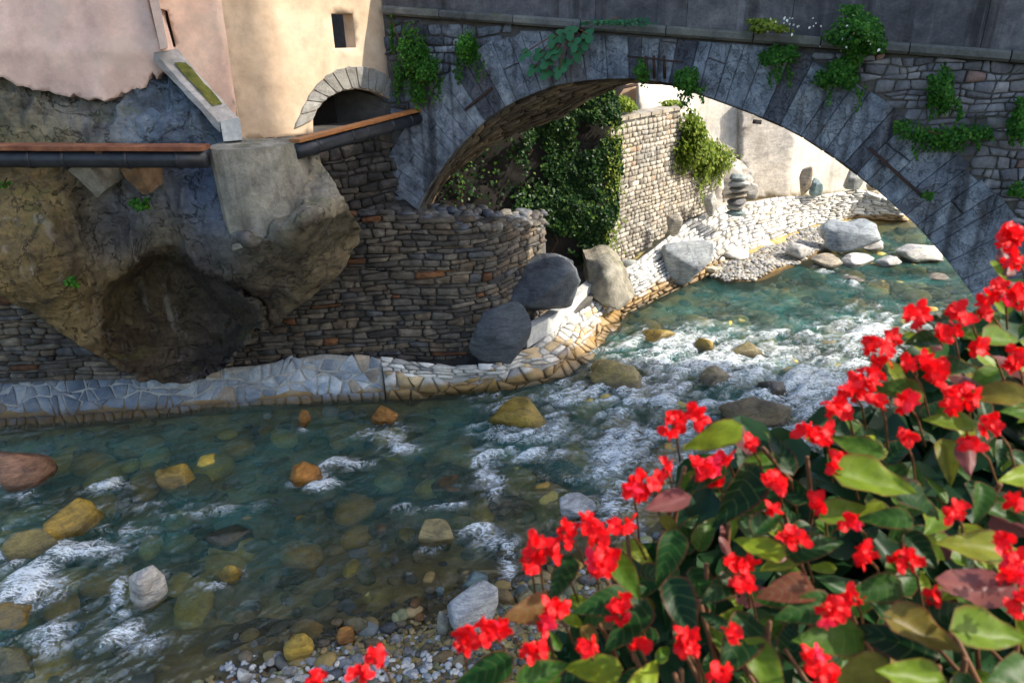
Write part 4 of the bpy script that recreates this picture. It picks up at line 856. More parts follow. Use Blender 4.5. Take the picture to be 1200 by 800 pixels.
# ================================================================ CLIFF AND HOUSE
OUT = [(-90, 55), (0, 58), (60, 62), (118, 66), (150, 62), (176, 56), (192, 60), (215, 92), (245, 130), (268, 165), (345, 175), (372, 185), (392, 215), (408, 245), (425, 270), (424, 285), (405, 312), (375, 340), (345, 362), (315, 388), (300, 385), (290, 402), (262, 432), (232, 446), (200, 449), (165, 446), (135, 428), (95, 405), (50, 375), (0, 345), (-90, 300)]
CT = [(-90, 85, 14.7), (0, 95, 14.5), (60, 115, 14.5), (120, 130, 14.4), (185, 70, 14.8), (200, 110, 14.5), (250, 140, 14.3), (0, 150, 13.9), (60, 150, 13.9), (130, 150, 14.0), (200, 155, 14.0), (0, 200, 13.5), (60, 200, 13.7), (130, 195, 14.0), (200, 200, 14.1), (260, 215, 13.9), (-90, 250, 12.6), (0, 260, 12.7), (60, 260, 12.9), (0, 340, 12.4), (50, 370, 12.9), (95, 402, 13.3), (90, 320, 13.0), (105, 240, 13.9), (125, 290, 14.1), (115, 350, 13.9),
      (160, 250, 14.0), (150, 300, 14.1), (135, 400, 13.8), (135, 426, 14.0), (185, 286, 13.9), (215, 288, 13.8), (200, 310, 15.4), (160, 340, 14.8), (240, 325, 16.2), (180, 390, 14.9), (250, 385, 15.8), (200, 445, 15.0), (240, 430, 15.4), (285, 395, 15.4), (290, 345, 15.8), (310, 385, 14.2), (262, 300, 13.7), (300, 318, 13.9), (240, 260, 13.7), (320, 300, 13.4), (360, 275, 13.4), (400, 250, 13.7), (340, 330, 14.4), (365, 320, 14.6), (395, 290, 14.6), (424, 280, 14.8), (300, 270, 13.3), (340, 245, 13.4), (375, 215, 14.0), (345, 180, 14.4), (350, 355, 14.6)]
CAVE = [(118, 372), (124, 345), (140, 322), (158, 303), (180, 290), (204, 286), (224, 296), (240, 316), (258, 332), (285, 345), (306, 352), (312, 385), (288, 402), (262, 430), (232, 446), (192, 452), (150, 436), (120, 410)]
FACE = [(262, 330), (300, 322), (318, 302), (345, 280), (378, 262), (412, 250), (440, 262), (440, 300), (375, 345), (345, 368), (312, 395), (308, 352), (285, 345)]
RIM1 = [(118, 372), (124, 345), (140, 322), (158, 303), (180, 290), (204, 286), (224, 296), (240, 316), (258, 332), (285, 345), (306, 352)]
RIM2 = [(262, 330), (300, 322), (318, 302), (345, 280), (378, 262), (412, 250)]
def dline(P, ln):
    ln = np.array(ln, float); r = np.full(len(P), 1e9)
    for a, b in zip(ln[:-1], ln[1:]):
        d = b-a; t = np.clip(((P-a)@d)/(d@d), 0, 1); r = np.minimum(r, np.hypot(*(P-(a+t[:, None]*d)).T))
    return r
CTd = [c for c in CT if not (pip(c[:2], CAVE) or pip(c[:2], FACE))]+[(292, 278, 12.75), (320, 262, 12.7), (345, 248, 12.8), (385, 232, 13.2), (160, 380, 13.9), (215, 360, 14.1), (260, 395, 14.3), (200, 446, 14.5), (240, 440, 14.6), (290, 385, 14.3), (345, 330, 13.9), (400, 290, 14.4)]
f0 = relief(CTd)
def cliff_map(v):
    q = f0(v); u = v+np.c_[fbm(np.c_[v/30, v[:, 0]*0], 3, 91)*3, fbm(np.c_[v/30, v[:, 0]*0], 3, 92)*3]
    off = np.where(pip_np(u, CAVE), np.minimum(1.35, .25+.065*dline(u, RIM1))*np.clip((452-v[:, 1])/45, 0, 1)*np.clip(dline(u, [(285, 345), (306, 352), (312, 385), (288, 402)])/28, .05, 1), 0)
    off = np.where(pip_np(u, FACE), np.minimum(.9, .22+.024*dline(u, RIM2)), off)
    return EYE+(q-EYE)*((q[:, 1]+off)/q[:, 1])[:, None]
def crag(P3, nn):
    a = np.abs(vn(P3*1.9, 61))+.6*np.abs(vn(P3*4.3, 62))+.35*np.abs(vn(P3*9.5, 64)); rough_ = np.clip((P3[:, 2]-7.0)/.8, .55, 1.6)
    return P3+nn*((.12-a*.19)*rough_+.02*vn(P3*15, 63))[:, None]
cl = sheet('rock_cliff', OUT, cliff_map, 3., m_cliff, back=3.6, amp=.07, freq=1.2, seed=9, post=crag)
nV = len(cl.data.vertices); co = np.zeros(nV*3); cl.data.vertices.foreach_get('co', co); co = co.reshape(-1, 3)+np.array(cl.location); pq = proj(co)
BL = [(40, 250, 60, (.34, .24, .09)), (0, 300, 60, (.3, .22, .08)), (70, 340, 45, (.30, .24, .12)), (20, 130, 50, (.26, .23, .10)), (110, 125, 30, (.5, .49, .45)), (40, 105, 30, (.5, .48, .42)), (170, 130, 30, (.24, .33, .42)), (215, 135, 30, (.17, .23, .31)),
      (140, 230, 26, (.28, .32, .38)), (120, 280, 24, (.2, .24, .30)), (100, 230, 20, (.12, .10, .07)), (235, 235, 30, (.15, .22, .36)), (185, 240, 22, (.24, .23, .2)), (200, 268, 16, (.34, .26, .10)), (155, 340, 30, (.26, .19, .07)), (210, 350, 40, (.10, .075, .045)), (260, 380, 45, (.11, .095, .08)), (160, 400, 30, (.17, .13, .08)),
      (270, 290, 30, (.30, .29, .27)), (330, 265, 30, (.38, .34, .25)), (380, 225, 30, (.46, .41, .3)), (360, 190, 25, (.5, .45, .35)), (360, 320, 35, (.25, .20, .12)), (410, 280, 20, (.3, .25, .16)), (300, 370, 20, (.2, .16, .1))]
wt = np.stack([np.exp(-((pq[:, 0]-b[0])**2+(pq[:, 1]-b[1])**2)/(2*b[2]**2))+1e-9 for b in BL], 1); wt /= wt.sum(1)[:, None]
tc_ = np.ones((nV, 4), np.float32); tc_[:, :3] = (wt@np.array([b[3] for b in BL]))*.56*np.where(pip_np(pq, CAVE), .85, 1)[:, None]; at_ = cl.data.color_attributes.new('tint', 'FLOAT_COLOR', 'POINT'); at_.data.foreach_set('color', tc_.ravel())  # tint lowered inside the hollow: its shade is put into the colour
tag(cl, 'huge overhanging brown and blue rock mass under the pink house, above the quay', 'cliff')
# concrete pier on the cliff
tp = [G(243, 172, 7.05), G(345, 168, 7.05)]; bt = [Yp(270, 292, 13.55), Yp(360, 256, 13.7)]
tp[0] = Yp(243, 172, 13.5); tp[1] = Yp(345, 168, 13.9)
V = []
N_ = 8
for i in range(N_+1):
    f_ = i/N_
    for j in range(N_+1):
        g_ = j/N_; V.append((np.array(bt[0])*(1-g_)+np.array(bt[1])*g_)*(1-f_)+(np.array(tp[0])*(1-g_)+np.array(tp[1])*g_)*f_+np.array([0, -.55*math.sqrt(max(0, 1-(2*g_-1)**2)), 0]))
V = np.array(V); V += (fbm(V*1.5, 4, 77)*.035)[:, None]*np.array([0, -1, 0]); nq = N_+1
Fc = [(i*nq+j, i*nq+j+1, (i+1)*nq+j+1, (i+1)*nq+j) for i in range(N_) for j in range(N_)]
bd = [j for j in range(nq)]+[i*nq+N_ for i in range(1, nq)]+[N_*nq+j for j in range(N_-1, -1, -1)]+[i*nq for i in range(N_-1, 0, -1)]
b0 = len(V); V = np.vstack([V, V[bd]+[.1, 1.3, .02]]); Fc += [(bd[(k+1) % len(bd)], bd[k], b0+k, b0+(k+1) % len(bd)) for k in range(len(bd))]+[tuple(range(b0, b0+len(bd)))]
tag(centred('concrete_pier', V, Fc, m_concrete), 'stained concrete block standing on the cliff between the two pipe lengths', 'pier')
# house
house = thing('riverside_house', hf(0, 7), 'plastered house with cream front and pink side walls standing on the cliff by the bridge', 'house')
arc_o = [(366, 152), (367, 140), (373, 126), (384, 115), (400, 107), (420, 104), (440, 108), (456, 116), (468, 128), (470, 140)]
win = [(388, 16), (413, 14), (417, 56), (391, 59)]
olc = [(281, 166), (251, 0), (240, -60), (455, -60), (461, 0), (470, 92), (472, 152)]
arc_uv = [h_uv(*p) for p in arc_o]; arc_uv[0] = (arc_uv[0][0], 6.9); arc_uv[-1] = (arc_uv[-1][0], 6.9)
oluv = [h_uv(*p) for p in olc]; oluv[-1] = (Lh+.1, 7.0); oluv[-2] = (Lh+.1, oluv[-2][1]); oluv[0] = (oluv[0][0], 6.95)
wuv = [h_uv(*p) for p in win]
wuv = [(wuv[0][0], wuv[0][1]), (wuv[1][0], wuv[0][1]), (wuv[1][0], wuv[2][1]), (wuv[0][0], wuv[2][1])]
arch_hole = arc_uv
sheet('cream_wall', oluv, lambda v: np.array([hf(a, b) for a, b in v]), .18, m_cream, house, holes=[wuv, arch_hole], back=tuple(np.array([*(-hn), 0])*.45), amp=.012, freq=1.2)
def recess(name, poly, w0, w1, mt, parent, fr):
    n = len(poly); V = [fr(a, b, w0) for a, b in poly]+[fr(a, b, w1) for a, b in poly]
    return centred(name, V, [(i, (i+1) % n, n+(i+1) % n, n+i) for i in range(n)]+[tuple(range(n, 2*n))], mt, parent)
wn_ = link('window', None, None, house, hf(*wuv[0], .3)); 
recess('recess', [(a, b) for a, b in wuv], .04, .5, m_wood, wn_, hf)
x0, x1, z0, z1 = wuv[0][0], wuv[1][0], wuv[2][1], wuv[0][1]
for a, b in (((x0, z0), (x0, z1)), ((x1, z0), (x1, z1)), ((x0, z1), (x1, z1)), ((x0, z0), (x1, z0)), (((x0+x1)/2, z0), ((x0+x1)/2, z1))):
    bar('frame', hf(*a, .17), hf(*b, .17), .05, .05, m_wood, wn_)
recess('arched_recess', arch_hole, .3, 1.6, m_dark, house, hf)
# voussoirs of the house arch
ao = np.array(arc_uv[1:-1]); cx_ = np.array([ao[:, 0].mean(), ao[:, 1].min()-.1]); aa = resample(arc_uv[1:-1], 60)
oa = np.array([h_uv(*p) for p in ((343, 152), (350, 135), (358, 118), (368, 100), (385, 85), (405, 77), (425, 76), (445, 82), (460, 92), (469, 104), (473, 130))]); oa = resample(oa, 60)
oa[:, 0] = np.minimum(oa[:, 0], Lh+.05)
cuts = [0, 5, 10, 14, 19, 23, 28, 32, 37, 41, 46, 50, 55, 59]
for a, b in zip(cuts[:-1], cuts[1:]):
    c4 = [hf(*aa[a]), hf(*aa[b]), hf(*(oa[b]+rg.uniform(-.03, .06)*0)), hf(*oa[a])]; c4 = np.array(c4); m_ = c4.mean(0); c4 = c4+(m_-c4)*.035
    nn_ = np.array([*hn, 0]); V, Fc = stone_geo(c4, nn_, .045, .1, rg, .06, .0)
    centred('voussoir', V, Fc, m_ashlar, house, False, np.array([.75, .78, .82])*rg.uniform(.85, 1.15), base=False)
rs_ = random.Random(12)
# pink side walls (two planes) -- side 1 behind the cliff, side 2 between buttress and corner
edge_ = [(196, 82), (184, 92), (178, 84), (172, 101), (160, 106), (148, 108), (136, 112), (124, 120), (112, 117), (98, 116), (86, 112), (70, 112), (58, 108), (44, 106), (34, 103), (20, 100), (10, 93), (0, 90), (-140, 88)]
pk = [(-140, -60), (168, -60), (172, 0), (188, 58)]+[(x+rs_.uniform(-1.5, 1.5), y+rs_.uniform(-2.5, 2.5)) for i_ in range(len(edge_)-1) for x, y in densify([edge_[i_], edge_[i_+1]], 5)[:max(1, int(math.dist(edge_[i_], edge_[i_+1])/5))]]+[(-140, 88)]
sheet('pink_wall', pk, lambda v: np.array([Yp(x, y, 14.22+.012*max(0, 60-y)*.5+.004*max(0, x-120)) for x, y in v]), 5, m_pink, house, back=(0, .6, 0), amp=.03, freq=1.0)
sl = [(187, 10), (196, 13), (206, 55), (195, 56)]
p2 = [(160, -60), (240, -60), (252, 0), (283, 162), (262, 160), (196, 84), (174, 0)]
cor_y = float(HC[1])
sheet('pink_side_wall', p2, lambda v: np.array([Yp(x, y, 15.05+(cor_y-15.05)*np.clip((x-180)/100., 0, 1)) for x, y in v]), 6, m_pink, house, holes=[sl], back=(0, .4, 0), amp=.012)
V = [Yp(x, y, 15.05+.3) for x, y in [(185, 8), (198, 11), (209, 57), (194, 58)]]; centred('slit_window', V, [(0, 1, 2, 3)], m_dark, house)
V = [Yp(x, y, yy) for yy in (14.15, 15.2) for x, y in ((172, -60), (181, -60), (186, 0), (197, 56), (188, 58), (175, 0))]
centred('pilaster_strip', V, [(0, 1, 2, 5), (5, 2, 3, 4), (1, 7, 8, 2), (2, 8, 9, 3), (0, 5, 11, 6), (5, 4, 10, 11)], m_pink, house)
# corner strip in warmer render
V = [Yp(x, y, cor_y-.03) for x, y in ((235, -60), (243, -60), (252, 0), (283, 160), (266, 152), (240, 0))]; V += [v_+np.array([0, .25, 0]) for v_ in V]
centred('corner_strip', V, [(0, 1, 2, 5), (5, 2, 3, 4)]+[(i, 6+i, 6+(i+1) % 6, (i+1) % 6) for i in range(6)], m_cream, house)
# buttress coping: sloping slab
def prism(name, tri_f, tri_b, mt, parent=None):
    n = len(tri_f); return centred(name, list(tri_f)+list(tri_b), [tuple(range(n)), tuple(range(2*n-1, n-1, -1))]+[(i, n+i, n+(i+1) % n, (i+1) % n) for i in range(n)], mt, parent)
bt_ = thing('buttress', Yp(220, 120, 14.3), 'sloping stone buttress with mossy coping against the pink house wall', 'buttress')
cps = []; K = 10
for i in range(K+1):
    f_ = i/K; cps.append([Yp(180+(258-180)*f_, 61+(146-61)*f_, 14.35-.35*f_), Yp(208+(279-208)*f_, 58+(138-58)*f_, 14.8-.3*f_), Yp(180+(259-180)*f_, 71+(156-71)*f_, 14.35-.35*f_)])
V = []
for a_, b_, c_ in cps: V += [a_, b_, b_-[0, 0, .3], c_]
V = np.array(V)+np.random.RandomState(3).uniform(-.015, .015, (len(V), 3))
centred('coping', V, [(i*4+j, i*4+(j+1) % 4, (i+1)*4+(j+1) % 4, (i+1)*4+j) for i in range(K) for j in range(4)]+[(3, 2, 1, 0), tuple(K*4+j for j in range(4))], m_fargrey, bt_)
V = []; mk = []
for i in range(2, 9):
    a_, b_, _ = cps[i]; 
    for f_ in (.35, .6, .85): V.append(a_*(1-f_)+b_*f_+np.array([0, -.02, .035+.02*math.sin(i*2+f_*9)]))
centred('moss', V, [(i*3+j, i*3+j+1, (i+1)*3+j+1, (i+1)*3+j) for i in range(6) for j in range(2)], m_moss, bt_, True)
prism('end_block', [Yp(258, 142, 13.85), Yp(281, 138, 13.95), Yp(284, 164, 13.95), Yp(262, 166, 13.85)], [Yp(258, 142, 14.5), Yp(281, 138, 14.6), Yp(284, 164, 14.6), Yp(262, 166, 14.5)], m_concrete_pale, bt_)

# pipes
def pipe_run(a, b, ry, label, top_mt, r, wtop, htop, lift):
    t_ = thing('water_pipe', a, label, 'pipe'); a = np.array(a); b = np.array(b)
    tube('pipe', [a+(b-a)*i/6 for i in range(7)], r, m_pipe, t_, 16)
    bar('cover_plate', a+[0, .05, lift], b+[0, .05, lift], wtop, htop, top_mt, t_)
    for f_ in (.12, .38, .5, .72, .9):
        p = a+(b-a)*f_; d = (b-a)/np.linalg.norm(b-a); tube('collar', [p-d*.03, p+d*.03], r*1.12, m_pipe, t_, 16)
    return t_
pa, pb = Yp(-90, 186, 12.95), Yp(243, 187, 13.05)
p1_ = pipe_run(pa, pb, 0, 'dark pipe under a rusty red cover running along the cliff, left of the concrete block', m_rust, .155, .42, .09, .21)
pa, pb = Yp(346, 178, 13.9), Yp(489, 139, float(A0[1])-.2)
p2_ = pipe_run(pa, pb, 0, 'dark pipe under an orange cover running from the concrete block to the bridge', m_orange, .15, .26, .07, .2)
for i, (poly, mt_) in enumerate([([(84, 190), (100, 188), (124, 222), (114, 232), (92, 210), (80, 200)], m_concrete), ([(137, 190), (154, 187), (176, 226), (168, 228), (146, 208)], m_wood2)]):
    f_ = [Yp(x, y, 12.95+.012*(y-188)) for x, y in poly]; b_ = [p+np.array([0, .9, .1]) for p in f_]
    tag(prism('pipe_bracket', f_, b_, mt_), ['pale wedge shaped stone bracket under the left pipe', 'rust brown wedge shaped bracket under the pipe, nearer the concrete block'][i], 'bracket', 'pipe brackets')
V = [Yp(x, y, 12.9) for x, y in ((110, 172), (118, 172), (122, 192), (114, 193))]; 
tag(prism('pipe_strap', V, [v_+np.array([0, .5, 0]) for v_ in V], m_iron), 'dark iron strap hanging over the left pipe', 'strap')

# ================================================================ PLANTS
def leaves(name, pos, nrm, size, mt, parent=None, label=None, cat=None, seed=0, spread=.8, ratio=.75, droop=.4, kind=None):
    rs = np.random.RandomState(seed); n = len(pos); nrm = nrm+rs.normal(size=(n, 3))*spread*.6; nrm /= np.linalg.norm(nrm, axis=1)[:, None]
    up = rs.normal(size=(n, 3))+np.array([0, 0, -droop*2.5]); t_ = up-(up*nrm).sum(1)[:, None]*nrm; t_ /= np.linalg.norm(t_, axis=1)[:, None]; b_ = np.cross(nrm, t_)
    s = (size*rs.uniform(.6, 1.3, n))[:, None]; w = s*ratio*.5
    V = np.stack([pos-t_*s*.5, pos-t_*s*.12+b_*w+nrm*s*.12, pos+t_*s*.5, pos-t_*s*.12-b_*w+nrm*s*.12], 1).reshape(-1, 3)
    i = np.arange(n)*4; Fc = np.vstack([np.c_[i, i+1, i+2], np.c_[i, i+2, i+3]])
    c = V.mean(0); c[2] = V[:, 2].min(); o = link(name, mesh(name, V-c, Fc.tolist(), True), mt, parent, c)
    return tag(o, label, cat, None, kind)
def clump(px, py, w, h, off, label, mt=None, n=500, size=.075, cat='plant', name='wall_plant', seed=0, plane=None, hang=.6, depth_=.3):
    n = int(n*1.9); rs = np.random.RandomState(seed+900); q = rs.normal(size=(n, 3))*.42; q = q/np.maximum(1, np.linalg.norm(q, axis=1)/1.05)[:, None]
    cen = rs.normal(size=(9, 2))*.5; a = rs.randint(0, 9, n); x = np.clip(cen[a, 0]*.75+q[:, 0]*.45, -1.1, 1.1); y = np.clip(cen[a, 1]*.75+q[:, 2]*.5, -1.1, 1.1)
    P_ = []
    for xx, yy in zip(x, y):
        p = onp(px+xx*w/2, py+yy*h/2, *(plane or (A0-n3*.15, n3))); P_.append(p)
    P_ = np.array(P_); nv = -(plane[1] if plane else n3); out_ = np.abs(q[:, 1])*depth_*2*np.clip(1.2-np.hypot(x, y), .2, 1); P_ = P_+nv*out_[:, None]
    if h > 25:
        ex = []
        for k in range(6):
            x_ = px+rs.uniform(-.45, .45)*w; y_ = py+rs.uniform(-.1, .35)*h; ln_ = rs.uniform(.25, .6)*h
            for j in range(int(ln_/1.1)): ex.append(onp(x_+rs.normal()*1.3+math.sin(j*.3+k)*1.5, y_+j*1.1, *(plane or (A0-n3*.15, n3)))+nv*rs.uniform(.02, .12))
        P_ = np.vstack([P_, np.array(ex)]); n = len(P_)
    t_ = thing(name, P_.mean(0)*[1, 1, 1], label, cat)
    leaves('foliage', P_, np.tile(nv+np.array([0, 0, .5]), (n, 1)), size, mt or m_green, t_, seed=seed, droop=hang)
    c_ = P_.mean(0); 
    for k in range(4 if h > 20 else 1):
        e = P_[rs.randint(n)]; tube('stem', [c_-nv*.1+[0, 0, .1], (c_+e)/2+nv*.1, e], .012, m_stem, t_, 5)
    return t_
CB = (A0-n3*.35, n3)
clump(484, 62, 44, 96, 0, 'dark green bushy plant hanging beside the cream house, leftmost on the bridge', n=900, seed=1)
clump(500, 88, 44, 56, 0, 'bright green ferny plant low on the left end of the bridge face', n=800, seed=2, mt=m_green)
clump(552, 52, 36, 62, 0, 'narrow green plant trailing down under the cornice, second from the house', n=600, seed=3)
clump(810, 95, 36, 46, 0, 'round dark green tuft hanging right over the arch edge', n=600, seed=4)
clump(914, 72, 44, 40, 0, 'green tuft under the cornice left of the large flowering plant', n=500, seed=5)
clump(1008, 35, 84, 50, 0, 'large leafy green plant growing on the cornice of the bridge', n=1100, seed=6, plane=CB, depth_=.5)
clump(985, 88, 64, 48, 0, 'dense dark green plant hanging below the large cornice plant', n=900, seed=7)
clump(905, 32, 54, 16, 0, 'low weeds with white flowers on the cornice, left of the large leafy plant', n=300, seed=8, plane=CB, mt=m_lime, size=.08)
clump(1104, 104, 48, 58, 0, 'leafy creeper above the square drain hole', n=500, seed=9)
clump(1105, 158, 104, 36, 0, 'wide straggling green plant left of and below the drain hole', n=650, seed=10)
clump(1192, 142, 30, 50, 0, 'green plant at the right edge level with the drain hole', n=300, seed=11)
clump(1190, 222, 34, 18, 0, 'small green tuft at the right edge above the red flowers', n=180, seed=12)
clump(1085, 227, 22, 8, 0, 'tiny green tuft at the end of the long iron bar', n=60, seed=13, size=.08)
clump(753, 82, 20, 28, 0, 'small hanging green weed at the iron hooks over the arch crown', n=120, seed=14, size=.08)
clump(725, 26, 80, 10, 0, 'thin weeds along the cornice above the fig branch', n=120, seed=15, plane=CB, mt=m_fig, size=.08)
# white flowers on cornice weeds
rs = np.random.RandomState(2); P_ = np.array([onp(885+rs.uniform(0, 80), 20+rs.uniform(0, 22), A0-n3*.55, n3) for _ in range(26)]+[onp(970+rs.uniform(0, 60), 30+rs.uniform(0, 30), A0-n3*.75, n3) for _ in range(14)])
leaves('white_wildflowers', P_, np.tile(-n3, (len(P_), 1)), .06, m_wpet, label='scattered tiny white wildflowers on the bridge cornice', cat='flowers', kind='stuff')
# fig branch
fig = thing('fig_branch', onp(652, 50, A0-n3*.4, n3), 'young fig branch with large lobed leaves growing out under the cornice', 'plant')
rs = np.random.RandomState(8); st = onp(672, 28, A0-n3*.05, n3)
for k, (px, py) in enumerate([(615, 62), (625, 80), (640, 72), (652, 60), (662, 74), (672, 50), (684, 48), (688, 40), (668, 36), (648, 46), (632, 62), (655, 82), (645, 60), (676, 62), (660, 40), (640, 85)]):
    e = onp(px, py, A0-n3*(.35+.25*rs.rand()), n3); tube('stem', [st, (st+e)/2-n3*.1, e], .014, m_stem, fig, 5)
    nv = (-n3+np.array([0, 0, .7])+rs.normal(size=3)*.25); nv /= np.linalg.norm(nv); dr = e-st; dr[2] -= .5; dr = dr-dr@nv*nv; dr /= np.linalg.norm(dr); sd_ = np.cross(nv, dr); V = [e-dr*.1]; nL = 25
    for j in range(nL):
        a = -2.4+4.8*j/(nL-1); rr_ = .21*(.45+.55*abs(math.cos(a*1.5)))*(1 if abs(a) < 2 else .8); V.append(e+dr*rr_*math.cos(a)+sd_*rr_*math.sin(a)*.9-nv*.05*rr_/.2)
    centred('leaf', V, [(0, j, j+1) for j in range(1, nL)], m_fig, fig, True)
# ivy under the arch
I1, I2 = np.array([-3.2, A0[1]+3.1]), None
I2 = G(700, 312, 1.3)[:2]; idr = (I2-I1)/np.hypot(*(I2-I1)); inn = np.array([idr[1], -idr[0], 0.])
ivypoly = [(505, 205), (530, 185), (600, 155), (660, 122), (700, 98), (714, 104), (724, 150), (723, 200), (716, 240), (708, 280), (700, 318), (690, 320), (672, 300), (652, 285), (640, 262), (600, 262), (520, 258)]
ivy = thing('ivy', [*((I1+I2)/2), 2], 'thick dark green ivy curtain hanging under the arch, its right edge leaves coloured lighter to look sunlit', 'ivy')
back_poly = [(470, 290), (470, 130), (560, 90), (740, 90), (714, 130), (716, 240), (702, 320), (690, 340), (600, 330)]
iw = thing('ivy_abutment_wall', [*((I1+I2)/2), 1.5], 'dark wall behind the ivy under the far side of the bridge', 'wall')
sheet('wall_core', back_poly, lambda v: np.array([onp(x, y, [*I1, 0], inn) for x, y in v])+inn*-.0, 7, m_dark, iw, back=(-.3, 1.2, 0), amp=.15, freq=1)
rs = np.random.RandomState(10); q = rs.uniform([500, 95], [732, 325], (40000, 2)); q = q[pip_np(q, ivypoly)]
nz_ = fbm(np.c_[q/26, q[:, 0]*0], 3, 5); thin = np.clip((q[:, 0]-590)/65., .06, 1.3); keepi = (rs.rand(len(q)) < thin*(.65+nz_*.9)); q = q[keepi][:10500]
P_ = np.array([onp(x, y, [*I1, 0], inn) for x, y in q]); bul = .15+.35*np.clip(fbm(P_*.9, 3, 6)+.4, 0, 1.2)+rs.rand(len(P_))*.15; P_ = P_+inn*bul[:, None]
o = leaves('ivy_leaves', P_, np.tile(inn+np.array([0, 0, .35]), (len(P_), 1)), .125, m_ivy, ivy, seed=4, ratio=.95); o['kind'] = 'stuff'
for k in range(14):
    a = q[rs.randint(len(q))]; pts_ = [onp(a[0]+rs.uniform(-6, 6), a[1]+s_*14, [*I1, 0], inn)+inn*.2 for s_ in range(4)]; tube('stem', pts_, .015, m_stem, ivy, 5)
q = np.array([(712+rs.normal()*6+ (y-200)*-.03, y) for y in rs.uniform(140, 310, 900)]); P_ = np.array([onp(x, y, [*I1, 0], inn) for x, y in q])+inn*(.3+.3*rs.rand(len(q)))[:, None]
o = leaves('sun_coloured_leaves', P_, np.tile(inn+np.array([.6, 0, .35]), (len(P_), 1)), .11, m_lime, ivy, seed=5); o['kind'] = 'stuff'  # lime leaf colour puts sunlight into the ivy's right edge
# plants on the far wall
EP = (ef(0, 0, -.1), np.array([*(-en), 0.]))
clump(806, 170, 38, 86, 0, 'yellow green grass tuft hanging down the squared stone wall', n=1500, seed=21, plane=EP, mt=m_lime, hang=1.5, size=.16, depth_=.5)
clump(822, 178, 22, 70, 0, 'second yellow green tuft hanging just right of the first one', n=700, seed=22, plane=EP, mt=m_lime, hang=1.5, size=.16, depth_=.4)
clump(843, 185, 30, 44, 0, 'loose light green shrub on the rubble bank right of the hanging tufts', n=500, seed=23, plane=EP, mt=m_lime, size=.15, depth_=.5)
clump(725, 126, 44, 26, 0, 'leafy light green shrub behind the coping where the ivy ends', n=700, seed=24, plane=(ef(0, 0, .5), np.array([*(-en), 0.])), mt=m_lime, size=.16)
clump(785, 122, 24, 10, 0, 'short grass on the coping by the pale garden wall', n=150, seed=25, plane=(ef(0, 0, .5), np.array([*(-en), 0.])), mt=m_lime, size=.14)
YP = lambda y: (np.array([0, y, 0.]), np.array([0, 1., 0]))
clump(167, 239, 26, 16, 0, 'small bright green fern on the blue part of the cliff below the pipe', n=70, seed=31, plane=YP(13.6), size=.1, depth_=.15, mt=m_green)
clump(86, 329, 18, 16, 0, 'small green fern low on the left part of the cliff', n=50, seed=32, plane=YP(12.8), size=.09, depth_=.12)
clump(5, 216, 14, 8, 0, 'tiny green sprig at the left edge under the pipe', n=20, seed=33, plane=YP(13.0), size=.08, depth_=.1)

# ================================================================ BEGONIA IN THE FOREGROUND
def beg_leaf(seed):
    rs = random.Random(seed); nu, nv = 9, 6; V = []; UV = []; asy = rs.uniform(.55, .8); fold = rs.uniform(.1, .35); curl = rs.uniform(-.25, .25); wav = rs.uniform(.02, .05)
    for i in range(nu+1):
        u = i/nu; w = (math.sin(math.pi*u**.62))**.8*(1-.25*u)*.36
        for j in range(nv+1):
            v = j/nv*2-1; ww = w*(1 if v > 0 else asy); x = u-.08*abs(v)*(1-u)*2*(1 if u < .3 else .4); y = v*ww
            z = abs(v)*ww*fold*1.6+curl*u*u-.12*u*u+wav*math.sin(u*13+v*3)*abs(v); V.append((x-.5, y, z)); UV.append((u, j/nv))
    Fc = [(i*(nv+1)+j, (i+1)*(nv+1)+j, (i+1)*(nv+1)+j+1, i*(nv+1)+j+1) for i in range(nu) for j in range(nv)]
    me = mesh('leaf', V, Fc, True); uv = me.uv_layers.new(name='UVMap')
    for l in me.loops: uv.data[l.index].uv = UV[l.vertex_index]
    me.materials.append(m_beg); return me
def petal(c, d, up, L, Wd, V, Fc, cup):
    d = np.array(d, float); d /= np.linalg.norm(d); s = np.cross(d, up); s /= np.linalg.norm(s)+1e-9; n = np.cross(s, d); b = len(V); NU, NV = 5, 6
    for i in range(NU+1):
        u = i/NU; w = Wd*.5*(math.sin(math.pi*min(1, .12+u*.80)))**.8
        for j in range(NV+1):
            v = j/NV*2-1; wv = math.sin(v*7+L*40+d[0]*9)*.09*u; V.append(c+d*L*(u+wv)+s*w*v*(1+.5*wv)+n*(cup*L*(u*u+.5*v*v*u)+L*.10*math.sin(u*9+v*6+d[1]*7)*u))
    for i in range(NU):
        for j in range(NV): Fc.append((b+i*(NV+1)+j, b+i*(NV+1)+j+1, b+(i+1)*(NV+1)+j+1, b+(i+1)*(NV+1)+j))
def beg_flower(seed):
    rs = np.random.RandomState(seed); V = []; Fc = []; n = np.array([0, 0, 1.])
    for k in range(2 if seed % 3 else 4):
        a = k*math.pi+rs.uniform(-.35, .35) if seed % 3 else k*math.pi/2+rs.uniform(-.2, .2); big = 1 if k < 2 else .7
        petal(np.zeros(3), [math.cos(a), math.sin(a), rs.uniform(-.3, .9)], n, .52*big, .46*big, V, Fc, rs.uniform(-.3, .25))
    for k in range(2): a = k*math.pi+1.6; petal(np.array([0, 0, .02]), [math.cos(a), math.sin(a), .5], n, .34, .2, V, Fc, .1)
    # winged seed case behind the petals
    for k in range(3): a = k*2.1; petal(np.array([0, 0, -.02]), [math.cos(a)*.35, math.sin(a)*.35, -1], np.array([-math.sin(a), math.cos(a), 0.]), .42, .28, V, Fc, .05)
    me = mesh('flower', np.array(V), Fc, True); me.materials.append(m_red); return me
LL = [beg_leaf(i) for i in range(12)]; FL = [beg_flower(i) for i in range(9)]
